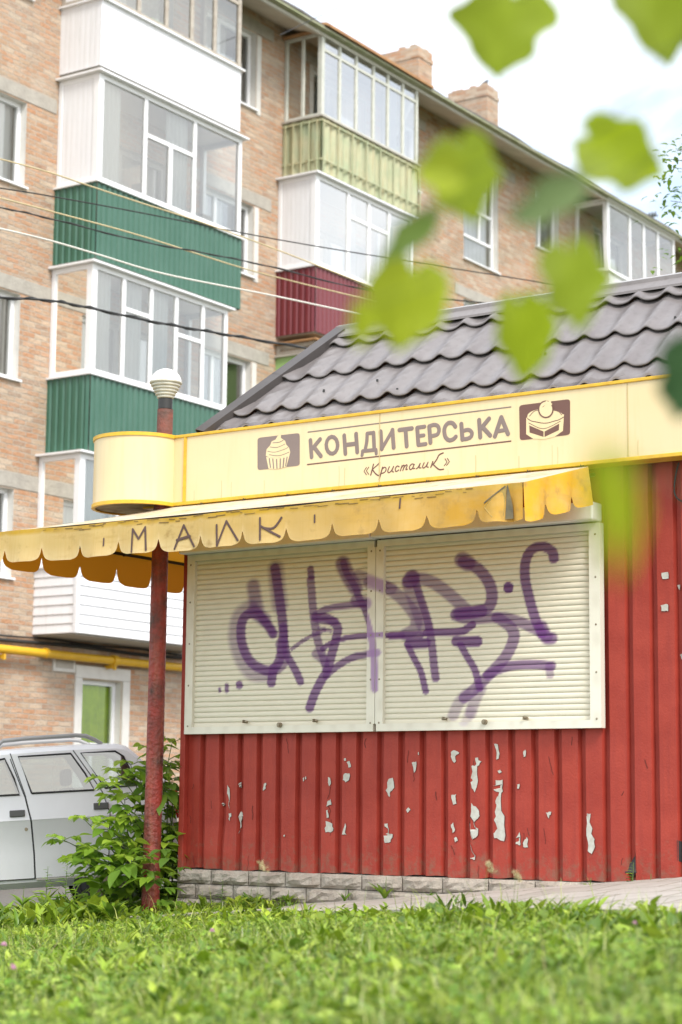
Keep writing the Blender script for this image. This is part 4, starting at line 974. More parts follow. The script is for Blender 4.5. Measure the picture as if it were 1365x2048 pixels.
    while xq < x1 - .4:
        w_ = rb.uniform(.12, .4); h_ = rb.uniform(.08, .45); yq = rb.uniform(-.55, -.3)
        if rb.random() < .6: bm_.box(xq, xq + w_, yq, yq + .2, zs + .1, zp + h_)
        xq += w_ + rb.uniform(.1, .5)
    if bm_.v: bm_.build('stored_things', [OLDWOOD, RUSTY, LIME, CONC][rb.randint(0, 3)], root)
    fr_.build('window_frame', fmat, root, bevel=.006)
    for a, b, c, d in panes:
        q = M(); q.quad((a, BD + .03, c), (b, BD + .03, c), (b, BD + .03, d), (a, BD + .03, d)); q.build('pane', gl, root)
    return root
fx = lambda L, py: [bx(p, py, BD)[0] for p in L]
balcony(.06, 3.55, 11.53, 12.56, 14.02, WHITEP, 'plank', 'solid', OLDWOOD, [.95, 1.62, 2.26, 2.86], [(4, .78)], 'old wooden glazing over a plain white plank balcony front')
balcony(.06, 3.62, 8.575, 9.73, 11.42, GREEN, 'trap', 'solid', WHITE, fx([292, 391], 320)[:1] + [bx(391, 340, BD)[0]], [(1, .62, .5)], 'white plastic glazing over glossy green sheeting', plabel='green profiled sheet')
balcony(.03, 3.32, 5.72, 6.83, 8.50, GREEN, 'trap', 'glass', WHITE, [bx(249, 640, BD)[0], bx(304, 660, BD)[0], bx(354, 680, BD)[0], bx(407, 700, BD)[0]], [(1, .68), (3, .60)], 'fully glazed balcony over green sheeting, lower of the two green ones', plabel='green profiled sheet')
balcony(-.12, 3.32, 3.07, 4.02, 5.66, WHITEP, 'siding', 'glass', WHITE, [.75, 1.6, 2.4], [], 'balcony fronted with white horizontal siding above the yellow pipe')
balcony(5.90, 9.12, 11.52, 12.50, 14.06, PALEGREEN, 'wave', 'glass', GREYWOOD, [bx(p, q, BD)[0] for p, q in ((682, 180), (715, 200), (749, 220), (778, 235), (808, 250))], [(i, .80) for i in range(6)], 'weathered balcony with streaked pale green corrugated front under the eaves', gl=GLASSW, cover=RUSTY, endcols=2, post=.06)
balcony(5.76, 8.95, 8.66, 9.80, 11.44, MAROON, 'trap', 'solid', WHITE, [bx(699, 450, BD)[0], bx(740, 470, BD)[0], bx(780, 490, BD)[0]], [(1, .70), (2, .7)], 'white glazed balcony over dark maroon sheeting', gl=GLASSW, plabel='maroon profiled sheet')
balcony(5.76, 8.95, 5.75, 8.28, 8.5, LIME, 'plank', 'glass', OLDWOOD, [6.8, 7.8], [], 'balcony with pale lime green end sheet under the maroon one', cover=RUSTY)
balcony(17.15, 20.75, 11.6, 12.36, 14.0, WHITEP, 'plank', 'glass', WHITE, [bx(1262, 490, BD)[0], bx(1290, 500, BD)[0], bx(1318, 510, BD)[0]], [], 'all white glazed balcony far along the block', endmat=WHITEP)
balcony(17.15, 20.75, 8.7, 9.8, 11.4, WHITEP, 'plank', 'solid', WHITE, [18.3, 19.5], [])
balcony(24.6, 28.0, 11.6, 12.5, 14.0, PALEGREEN, 'trap', 'solid', WHITE, [25.7, 26.9], [])
# rails of the old pale green balcony
m = M()
for z in (11.72, 12.42): m.box(5.86, 9.16, BD - .05, BD - .03, z, z + .03); m.box(5.85, 5.88, BD - .028, 0, z, z + .03)
for x in np.linspace(5.9, 9.1, 8): m.box(x - .012, x + .012, BD - .068, BD - .0505, 11.5, 12.45)
for y in np.linspace(-.75, -.08, 5): m.box(5.83, 5.8495, y - .01, y + .01, 11.5, 12.45)
m.build('railing', PALEGREEN, apt)
# rust-brown sheet over that balcony
m = M(); m.add([(5.75, -1.0, 14.08), (9.35, -1.0, 14.06), (9.35, -.1, 14.26), (5.75, -.1, 14.26), (5.75, -1.0, 14.13), (9.35, -1.0, 14.11), (9.35, -.1, 14.29), (5.75, -.1, 14.29)], [(0, 3, 2, 1), (4, 5, 6, 7), (0, 1, 5, 4), (1, 2, 6, 5), (2, 3, 7, 6), (3, 0, 4, 7)]); m.build('balcony_hood', RUSTY, apt)

# roof with boxed eaves, gutter edge and chimneys
m = M(); m.quad((BXL - .5, .02, 14.275), (BXR, .02, 14.275), (BXR, -.78, 13.99), (BXL - .5, -.78, 13.99)); sf = m.build('soffit', mat('soffit_slabs', (.60, .53, .43), .9, noise=(2, .6, (.45, .38, .30)), bump=(12, .3)), apt)
m = M(); m.box(BXL - .5, BXR, -.83, -.785, 13.97, 14.10); m.build('fascia_board', PLASTER, apt)
m = M()
A = [(-.93, 14.06), (-.93, 14.10), (-.80, 14.16), (6.0, 15.7), (13, 14.1)]
m.grid([[(x, y, z + (.02 * math.sin(x * 1.7) + .012 * math.sin(x * 4.1) if y < 0 else 0)) for y, z in A] for x in np.linspace(BXL - .5, BXR, 60)]); rf = m.build('roof', ROOFDK, apt, solid=.02)
m = M(); m.box(BXL - .5, BXR, -.95, -.832, 14.02, 14.055); m.build('gutter', mat('mossy_gutter', (.34, .34, .24), .9, noise=(4, .7, (.2, .24, .1))), rf)
def chimney(cx, yb, zt, wx, wy, step):
    m = M(); m.box(cx - wx, cx, yb, yb + wy, 14.0, zt); m.box(cx - wx - .02, cx + .02, yb - .02, yb + wy + .02, zt - .24, zt - .16); m.box(cx + .001, cx + step, yb + .1, yb + wy - .1, 14, zt - .75)
    r = random.Random(int(cx * 7))
    for i in range(9): a = r.uniform(cx - wx, cx - .2); b = r.uniform(yb, yb + wy - .2); m.box(a, a + r.uniform(.1, .25), b, b + r.uniform(.1, .2), zt + .0005 + i * .0003, zt + r.uniform(.03, .09))
    m.build('chimney', BRICK, rf)
chimney(12.62, 1.0, 16.25, .55, .92, .22); chimney(15.45, 1.0, 16.32, .5, 1.0, .12)
m = M(); p = BF.loc(at(1303, 470, 48)); q = BF.loc(at(1305, 425, 48)); m.tube([(p[0], p[1], p[2] - 1), q], .03, 6)
for (a, b) in (((1296, 433), (1316, 431)), ((1298, 426), (1302, 436)), ((1312, 424), (1308, 434))): m.tube([BF.loc(at(*a, 48)), BF.loc(at(*b, 48))], .025, 5)
m.build('aerial', BLACKM, rf)
# downpipe beside the old balcony
m = M(); m.tube([(9.38, -.55, 14.0), (9.36, -.3, 13.6), (9.30, -.1, 13.2), (9.30, -.1, 2)], .055, 10); m.build('downpipe', PLASTER, apt, smooth=True)

# gas pipe and the cables above it
gp = thing('gas_pipe', 'yellow gas pipe along the brick wall under the siding balcony', 'pipe', BF, (0, -.16, 2.8))
m = M(); m.tube([(BXL, -.16, 2.82), (1.45, -.16, 2.80), (1.5, -.16, 2.80), (20, -.16, 2.80)], .062, 12); m.tube([(1.44, -.16, 2.80), (1.54, -.16, 2.80)], .085, 12); m.tube([(-.05, -.16, 2.81), (.01, -.16, 2.81)], .075, 12); m.build('pipe_run', PIPEY, gp, smooth=True)
m = M()
for x in (-3, -.9, 1.49, 3.6, 6, 9): m.box(x - .03, x + .03, -.16, 0, 2.68, 2.73); m.box(x - .02, x + .02, -.20, -.16, 2.66, 2.74)
m.build('bracket', PIPEY, gp)
wc = thing('wall_cable', 'bundle of dark cables clipped to the wall just above the yellow pipe', 'cable', BF, (0, -.04, 2.95))
m = M(); m.tube([(x, -.05, 2.96 + .015 * math.sin(x * 2)) for x in np.linspace(BXL, 16, 60)], .028, 6); m.build('cable_run', CABLEB, wc); m = M(); m.tube([(x, -.04, 3.02 + .012 * math.sin(x * 3.1 + 1)) for x in np.linspace(BXL, 16, 60)], .014, 6); m.build('thin_cable', CABLEB, wc)

# ------------------------------------------------------------------ crow on the chimney
def crow():
    p = at(966, 181, 41.9); base = tuple(p); o = thing('bird', 'small dark bird perched on the right brick chimney', 'bird', WF, base)
    m = M(); d = np.array([-.55, 0, .84]); c = p + np.array([0, 0, .10])
    prof = [(-.17, .012), (-.12, .04), (-.04, .062), (.05, .058), (.10, .042), (.135, .038), (.165, .03), (.185, .012), (.23, .002)]
    m.tube([tuple(c + np.array([.62, .1, .78]) * t) for t, r in prof], [r for t, r in prof], 10); m.tube([tuple(c + np.array([.62, .1, .78]) * -.15), tuple(c + np.array([.62, .1, .78]) * -.30)], [.03, .022], 6)
    m.build('body', BIRDM, o, smooth=True)
    m = M(); m.tube([tuple(c - np.array([0, 0, .02])), tuple(p)], .008, 5); m.tube([tuple(c + np.array([.03, .02, -.02])), tuple(p + np.array([.03, .02, 0]))], .008, 5); m.build('legs', BIRDM, o)
crow()

# ------------------------------------------------------------------ overhead cables in front of the block
def cable(label, pts, r, material, d0=19.5, d1=24.0, twist=False):
    xs = [p[0] for p in pts]; P = []
    for p in smooth_path(pts, 8):
        t = (p[0] - xs[0]) / (xs[-1] - xs[0]); P.append(tuple(at(p[0], p[1], d0 + (d1 - d0) * t)))
    m = M(); m.tube(P, r, 6); o = m.build('overhead_cable', material); _tag(o, label, 'cable', 'cables strung in front of the apartment block')
    if twist:
        m = M(); m.tube([(x + r * 1.3 * math.cos(i * 1.1), y, z + r * 1.3 * math.sin(i * 1.1)) for i, (x, y, z) in enumerate(P)], r * .8, 5); m.build('twisted_strand', material, o)
cable('topmost yellowed cable, falling across the upper green balcony front', [(-120, 292), (0, 318), (100, 345), (180, 372), (280, 405), (390, 440), (540, 494), (760, 580)], .0085, CABLEY)
cable('thin black cable crossing from the green balcony to the far right windows', [(-120, 358), (0, 376), (100, 392), (280, 425), (550, 478), (820, 523), (1090, 566), (1330, 608)], .0075, CABLEB, 19.5, 27)
cable('second yellowed cable, between the two upper black ones', [(-120, 372), (0, 396), (130, 430), (280, 471), (475, 533), (600, 566), (760, 605)], .0085, CABLEY)
cable('lower thin black twisted cable over the upper green balcony', [(-120, 398), (0, 415), (100, 437), (280, 482), (420, 508), (540, 533), (760, 585), (990, 608), (1200, 640)], .0075, CABLEB, 19.5, 26, True)
cable('pale cream cable, lowest of the thin ones', [(-120, 430), (0, 457), (100, 481), (200, 510), (330, 548), (540, 590), (730, 630), (900, 662)], .010, CABLEW)
cable('thick black twisted cable sagging past the lower green balcony', [(-120, 590), (0, 595), (100, 601), (180, 616), (300, 642), (400, 660), (500, 677), (640, 701), (760, 720)], .0125, CABLEB, 19, 23, True)
cable('hair-thin wire alone against the sky', [(560, 70), (640, 32), (710, 0), (800, -40)], .006, CABLEB, 30, 34)

# ------------------------------------------------------------------ silver estate car
def car():
    CA = math.radians(10); o3 = np.array([-2.265, 17.2, -.03]); fr = Frame(o3, CA); T = .0655
    c = thing('estate_car', 'silver estate car with roof rails parked behind the rusty pole', 'car', fr, (0, 0, 0)); c.rotation_euler = (Matrix.Rotation(CA, 4, 'Z') @ Matrix.Rotation(-math.atan(T), 4, 'Y')).to_euler()
    c.scale = (.86, 1.0, 1.042); WD = 1.64
    prof = [(-2.96, .30), (-2.93, .46), (-2.75, .60), (-2.3, .69), (-1.95, .76), (-1.55, .93), (-1.18, 1.09), (-.95, 1.135), (-.72, 1.158), (-.2, 1.172), (.25, 1.172), (.50, 1.165), (.60, 1.142), (.70, 1.07), (.82, .96), (.93, .88), (1.0, .835), (1.045, .72), (1.075, .55), (1.08, .35), (1.06, .20)]
    def ring(x, zt, pinch=0):
        zb = .02; belt = min(.765, zt - .03); crease = min(.575, zt - .06)
        top = zt - .045; yi = .02 + max(0, top - .76) * .1
        half = [(.07, zb), (.012, zb + .05), (.0, .12 if zt > .2 else zb + .06), (-.004, .30 if zt > .4 else zb + .08), (.0, crease - .012), (-.006, crease), (.004, crease + .02), (.018, belt), (yi, top), (yi + .035, zt - .012), (yi + .12, zt), (WD / 2, zt + (.018 if zt > 1 else .008))]
        half = [(y + pinch * (WD / 2 - y) * .9 if False else y + pinch, z) for y, z in half[:-1]] + [half[-1]]
        return [(x, y, z) for y, z in half] + [(x, WD - y, z) for y, z in half[-2::-1]]
    m = M(); R = []
    for i, (x, zt) in enumerate(prof):
        pin = .10 if i == 0 else (.05 if i == 1 else (.02 if i == 2 else (.015 if x > 1.0 else (.05 if x > 1.06 else 0))))
        R.append(ring(x, zt, pin))
    nr = len(R[0]); base_ = m.add([p for r_ in R for p in r_], [])
    for i in range(len(R) - 1):
        for j in range(nr - 1):
            if j in (7, 14) and prof[i][0] >= -1.56 and prof[i + 1][0] <= .83: continue     # window openings
            m.f.append((base_ + i * nr + j, base_ + i * nr + j + 1, base_ + (i + 1) * nr + j + 1, base_ + (i + 1) * nr + j)); m.mi.append(0)
    WIN = [[(-.365, .79), (.255, .79), (.17, .93), (.035, 1.10), (-.485, 1.095)], [(-1.48, .785), (-.485, .785), (-.535, .92), (-.62, 1.085), (-1.10, 1.03), (-1.40, .87)], [(.365, .80), (.70, .81), (.56, 1.055), (.48, 1.10), (.135, 1.10)]]
    OUT = [(-1.55, .765), (.82, .765), (.82, .915), (.70, 1.025), (.60, 1.097), (.50, 1.12), (.25, 1.127), (-.2, 1.127), (-.72, 1.113), (-.95, 1.09), (-1.18, 1.045), (-1.55, .885)]
    g0 = lambda z: .018 + (z - .765) * .1
    for far in (0, 1):
        loops = [[Vector((x, (WD - g0(z)) if far else g0(z), z)) for x, z in lp_] for lp_ in [OUT] + WIN]; fl = [tuple(v) for lp_ in loops for v in lp_]; m.add(fl, [tuple(t_) for t_ in tessellate_polygon(loops)])
    m.add(R[0], [tuple(range(len(R[0])))[::-1]]); m.add(R[-1], [tuple(range(len(R[-1])))])
    b = m.build('body', SILVER, c, smooth=True)
    b.modifiers.new('es', 'EDGE_SPLIT').split_angle = math.radians(28)
    gy = lambda z: .018 + (z - .765) * .1
    side = lambda x, z, e=0: (x, (gy(z) if z > .765 else (-.005 + max(0, (z - .585)) * .125)) - e, z)
    def pane(nm, P, seal=.013):
        cx = sum(p[0] for p in P) / len(P); cz = sum(p[1] for p in P) / len(P)
        def grow(d): return [(x + (d if x > cx else -d), z + (d if z > cz else -d)) for x, z in P]
        m = M(); lp_ = [side(x, z, .004) for x, z in P] + [side(*P[0], .004)]; m.tube(lp_, .009, 6); s_ = m.build('window_seal', RUBBER, c)
        m = M(); m.poly([side(x, z, .002) for x, z in P]); g = m.build(nm, CARGLASS, c)
        m = M(); m.poly([(x, WD - side(x, z, .002)[1], z) for x, z in P]); m.build(nm, CARGLASS, c)
        return g
    # doors: pressed panels standing a hair proud of the body
    def panel(name, P, e=.004, hx=None):
        m = M(); Q = []
        for i in range(len(P)):
            a, b_ = P[i], P[(i + 1) % len(P)]
            for t in np.linspace(0, 1, 7)[:-1]: Q.append((a[0] + (b_[0] - a[0]) * t, a[1] + (b_[1] - a[1]) * t))
        # panel in rows so it follows the body section
        zs_ = [.10, .12, .30, .563, .575, .595, .765, .80, .9, 1.0, 1.08, 1.125]; L = []
        for z in zs_:
            xs2 = []
            for i in range(len(P)):
                a, b_ = P[i], P[(i + 1) % len(P)]
                if (a[1] - z) * (b_[1] - z) <= 0 and a[1] != b_[1]: xs2.append(a[0] + (b_[0] - a[0]) * (z - a[1]) / (b_[1] - a[1]))
            if len(xs2) >= 2: L.append((z, min(xs2), max(xs2)))
        rows = [[side(x0 + (x1 - x0) * i / 4, z, e + (.006 if abs(z - .575) < .002 else 0)) for i in range(5)] for z, x0, x1 in L]
        m.grid([r_ for r_, l_ in zip(rows, L) if l_[0] <= .77]); d = m.build(name, SILVER, c, smooth=True); d.modifiers.new('es', 'EDGE_SPLIT').split_angle = math.radians(30)
        m = M()
        for k in (0, 4):
            for i in range(len(rows) - 1): m.tube([Vector(rows[i][k]) + Vector((0, .003, 0)), Vector(rows[i + 1][k]) + Vector((0, .003, 0))], .005, 5, 0, False)
        m.tube([Vector(p) + Vector((0, .003, 0)) for p in rows[0]], .005, 5); m.build('door_gap', RUBBER, d)
        if hx:
            m = M(); x, z = hx; m.box(x - .075, x + .075, -.022, .01, z - .028, z + .028); m.build('handle', mat('grey_handle', (.10, .10, .10), .5), d, bevel=.008)
        return d
    dr = panel('door', [(-.355, .10), (.36, .10), (.40, .60), (.33, .78), (.06, 1.125), (-.565, 1.125), (-.42, .75), (-.36, .5)], hx=(.315, .655))
    df = panel('door', [(-1.5, .10), (-.365, .10), (-.37, .5), (-.43, .75), (-.575, 1.10), (-1.05, 1.10), (-1.6, .80), (-1.55, .5)], hx=(-.515, .632))
    m = M(); x, z = -.432, .50; m.tube([(x, -.005, z), (x, -.014, z)], .016, 12); m.build('key_lock', STEEL, df)
    pane('side_window', WIN[0]); pane('side_window', WIN[1]); pane('quarter_window', WIN[2])
    m = M(); m.box(-.35, .36, -.012, .01, .085, .10); m.build('sill_moulding', mat('sill_grey', (.46, .45, .42), .6, noise=(6, .7, (.32, .28, .22))), c)
    for y in (.165, WD - .165):
        m = M(); m.tube([(-.70, y, 1.155), (-.68, y, 1.20), (-.63, y, 1.235), (-.4, y, 1.245), (.1, y, 1.250), (.20, y, 1.240), (.30, y, 1.20), (.36, y, 1.165)], .018, 8); m.build('roof_rail', mat('grey_rail', (.30, .30, .30), .5, .3), c, smooth=True)
    for x in (.36, -2.12):
        for y, s_ in ((.0, 1), (WD, -1)):
            m = M(); n = 28; cy = .05
            def ringx(r, yy): return [(x + r * math.cos(2 * math.pi * k / n), yy, cy + r * math.sin(2 * math.pi * k / n)) for k in range(n)]
            m.grid([ringx(.20, y + .0 * s_), ringx(.275, y - .006 * s_), ringx(.285, y + .03 * s_), ringx(.285, y + .17 * s_)], 0, True); w = m.build('wheel', RUBBER, c, smooth=True)
            m = M(); m.grid([ringx(.20, y - .001 * s_), ringx(.17, y + .02 * s_), ringx(.07, y - .004 * s_), ringx(.005, y - .006 * s_)], 0, True); m.build('rim', STEEL, w, smooth=True)
            m = M(); m.grid([ringx(.34, y - .008 * s_), ringx(.29, y - .007 * s_)], 0, True); m.build('wheel_arch', RUBBER, w)
    m = M(); m.box(1.035, 1.095, .03, .16, .52, .80); m.build('tail_lamp', mat('tail_lamp_red', (.3, .02, .015), .2), c, bevel=.01)
    m = M(); m.box(1.02, 1.14, .02, WD - .02, .17, .38); m.build('bumper', mat('bumper_grey', (.25, .25, .25), .6), c, bevel=.03)
    # seats seen as dark shapes through the glass
    m = M()
    for x in (-.9, -.05):
        for y in (.35, 1.0): m.box(x, x + .14, y, y + .42, .3, .82); m.box(x + .02, x + .11, y + .1, y + .32, .84, .98)
    m.box(-1.8, .9, .1, WD - .1, .1, .35); m.build('seats', DARK, c, bevel=.03)
car()

# ------------------------------------------------------------------ leaves: shrub, weeds, grass, branch
def leaf_blade(n=6, wid=.42, tip=1.5, serr=0):
    """outline half widths along a leaf of length one"""
    t = np.linspace(0, 1, n + 1); w = wid * np.sin(np.pi * t ** .75) ** .9 * (1 - t ** 3 * .2); w[0] = .02; w[-1] = 0.0
    return t, w
def add_leaf(V, Fc, Cc, base, d, nrm, L, col, wid=.42, droop=.25, n=5):
    t, w = leaf_blade(n, wid); d = d / (np.linalg.norm(d) + 1e-9); s_ = np.cross(d, nrm); s_ = s_ / (np.linalg.norm(s_) + 1e-9); u = np.cross(s_, d); b = len(V)
    for i in range(n + 1):
        c = base + d * L * t[i] - u * L * droop * t[i] ** 2
        for a in (-1, 0, 1): V.append(c + s_ * a * w[i] * L + u * abs(a) * w[i] * L * .28)
        for a in (-1, 0, 1): Cc.append((*col, 1))
    for i in range(n):
        for a in (0, 1): Fc.append((b + i * 3 + a, b + i * 3 + a + 1, b + i * 3 + a + 4, b + i * 3 + a + 3))
def compound(V, Fc, Cc, st, base, d, L, r, pal, pairs=2):
    """a stalk with paired leaflets and one at the end, as on the shrub"""
    d = d / np.linalg.norm(d); tip = base + d * L - np.array([0, 0, .18 * L]); mid = (base + tip) / 2 + np.array([0, 0, .06 * L]); st.tube([tuple(base), tuple(mid), tuple(tip)], [.0035, .0028, .002], 4)
    side = np.cross(d, [0, 0, 1]); side /= np.linalg.norm(side) + 1e-9; up_ = np.array([0, 0, 1.0]) + r.normal(0, .25, 3)
    col = np.array(pal[r.integers(len(pal))]) * r.uniform(.85, 1.2); ll = L * r.uniform(.62, .90)
    for k in range(pairs):
        p = mid + (tip - mid) * (k / max(1, pairs)); 
        for s_ in (-1, 1): add_leaf(V, Fc, Cc, p, side * s_ + d * .55 - np.array([0, 0, r.uniform(.1, .6)]), up_, ll * r.uniform(.8, 1.05), col * r.uniform(.9, 1.1), r.uniform(.24, .32), r.uniform(.1, .4))
    add_leaf(V, Fc, Cc, tip, d - np.array([0, 0, r.uniform(.2, .7)]), up_, ll * 1.15, col, r.uniform(.25, .33), r.uniform(.1, .4))
PAL = [(.20, .34, .03), (.27, .44, .04), (.35, .52, .05), (.13, .25, .035), (.17, .31, .035)]
def shrub():
    p0 = KF.w(-.35, .25, 0); base = (p0[0], p0[1], gz(p0[0], p0[1])); o = thing('shrub', 'leafy self-sown shrub growing around the foot of the red pole', 'shrub', WF, base)
    V, Fc, Cc = [], [], []; st = M(); r = np.random.default_rng(2)
    tips = []
    for (px, py, d) in ((345, 1485, 16.1), (330, 1530, 16.0), (262, 1530, 16.25), (235, 1545, 16.1), (205, 1562, 15.9), (250, 1600, 16.0), (280, 1560, 16.2), (170, 1640, 15.8), (128, 1680, 15.7), (215, 1655, 15.7), (240, 1690, 15.6), (345, 1600, 16.05), (350, 1660, 16.0), (270, 1640, 15.75), (190, 1700, 15.6),
                    (150, 1725, 15.55), (225, 1740, 15.5), (265, 1720, 15.5), (350, 1720, 15.95), (340, 1560, 15.95), (300, 1620, 16.1), (300, 1500, 16.25)):
        tips.append(at(px, py, d))
    for tp in tips:
        b = np.array(base) + np.array([r.uniform(-.12, .12), r.uniform(-.15, .12), -.03]); L = np.linalg.norm(tp - b); bend = np.array([r.normal(0, .05), r.normal(0, .05), .10 * L])
        P = [b + (tp - b) * t + bend * math.sin(math.pi * t) for t in np.linspace(0, 1, 9)]; st.tube([tuple(p) for p in P], [.009 - .006 * t for t in np.linspace(0, 1, 9)], 5)
        nl = int(4 + L * 5)
        for k in range(nl):
            t = .12 + .88 * (k / nl) ** .8; q = P[min(8, int(t * 8))] + (P[min(8, int(t * 8) + 1)] - P[min(8, int(t * 8))]) * (t * 8 - int(t * 8)); a = r.uniform(0, 2 * math.pi)
            compound(V, Fc, Cc, st, q, np.array([math.cos(a), math.sin(a), r.uniform(-.1, .6)]), r.uniform(.12, .22), r, PAL, r.integers(1, 3))
        for a in (0, 2.1, 4.2): compound(V, Fc, Cc, st, P[-1], np.array([math.cos(a), math.sin(a), .5]), .13, r, [(.36, .52, .06), (.28, .44, .05)], 2)
    # dense low growth
    for k in range(45):
        q = at(r.uniform(150, 352), r.uniform(1690, 1815), r.uniform(15.35, 16.1)); a = r.uniform(0, 2 * math.pi); compound(V, Fc, Cc, st, q, np.array([math.cos(a), math.sin(a), r.uniform(0, .5)]), r.uniform(.10, .2), r, PAL[:2] + PAL[3:], 2)
    st.build('stems', STEM, o); fastmesh('foliage', np.array(V) - np.array(base), np.array(Fc), LEAFV, np.array(Cc), o, True)
shrub()
def weed(px, py, d, h, label, n=9, wide=.3, kind=0, seed=0, name='weed'):
    r = np.random.default_rng(seed + 77); p = at(px, py, d); o = thing(name, label, 'weed', WF, tuple(p)); V, Fc, Cc = [], [], []; st = M()
    for k in range(n):
        a = r.uniform(0, 2 * math.pi); l = h * r.uniform(.6, 1.1); col = np.array(PAL[r.integers(len(PAL))]) * r.uniform(.8, 1.1)
        if kind == 0: add_leaf(V, Fc, Cc, p, np.array([math.cos(a) * wide, math.sin(a) * wide, 1.0]), np.array([math.cos(a), math.sin(a), -.2]) * -1, l, col, r.uniform(.08, .14), .35, 6)
        else:
            q = p + np.array([0, 0, h * (k + .5) / n]); add_leaf(V, Fc, Cc, q, np.array([math.cos(a), math.sin(a), .35]), np.array([0, 0, 1.0]), h * .42 * (1.15 - k / n), col, .30, .3, 5)
    st.tube([tuple(p - np.array([0, 0, .03])), tuple(p + np.array([.01, 0, h * .95]))], [.004, .002], 5); st.build('stem', STEM, o); fastmesh('leaves', np.array(V) - p, np.array(Fc), LEAFV, np.array(Cc), o, True)
def on_wall(px, py): x, z = KF.pl(px, py, -.08); return KF.w(x, -.08, z)[1]
weed(770, 1800, on_wall(770, 1800), .17, 'dandelion-like weed with upright jagged leaves against the middle of the stone plinth', 11, .55, 0, 1)
weed(443, 1812, on_wall(443, 1812), .20, 'small sapling with paired leaves at the left of the plinth', 9, .3, 1, 2)
weed(500, 1815, on_wall(500, 1815), .15, 'low leafy weed beside the sapling by the plinth', 12, .5, 0, 3)
weed(575, 1808, on_wall(575, 1808), .11, 'feathery weed tuft between the sapling and the dandelion weed', 16, .6, 0, 4)
weed(690, 1805, on_wall(690, 1805), .11, 'sparse weed just left of the dandelion-like weed', 8, .4, 0, 5)
weed(1265, 1768, on_wall(1265, 1768), .15, 'weed sprouting from the rusted split at the foot of the red wall', 8, .3, 1, 6)
weed(1180, 1775, on_wall(1180, 1775), .07, 'low creeping weed at the foot of the red wall under the shutter corner', 22, 1.2, 0, 7)
weed(1300, 1768, on_wall(1300, 1768), .07, 'yellowing creeping weed along the foot of the right wall', 26, 1.4, 0, 8)
weed(860, 1795, on_wall(860, 1795), .06, 'tiny weed where the pavement meets the plinth, right of the dandelion weed', 10, .8, 0, 9)
weed(92, 1800, 15.6, .26, 'bright young weed with pointed leaves in front of the car door', 12, .3, 1, 10)
weed(130, 1808, 15.4, .30, 'taller weed with thin leaves just left of the shrub', 14, .3, 1, 12)
weed(45, 1812, 15.5, .16, 'low broad-leaved weed at the left edge below the car', 16, .8, 0, 13)

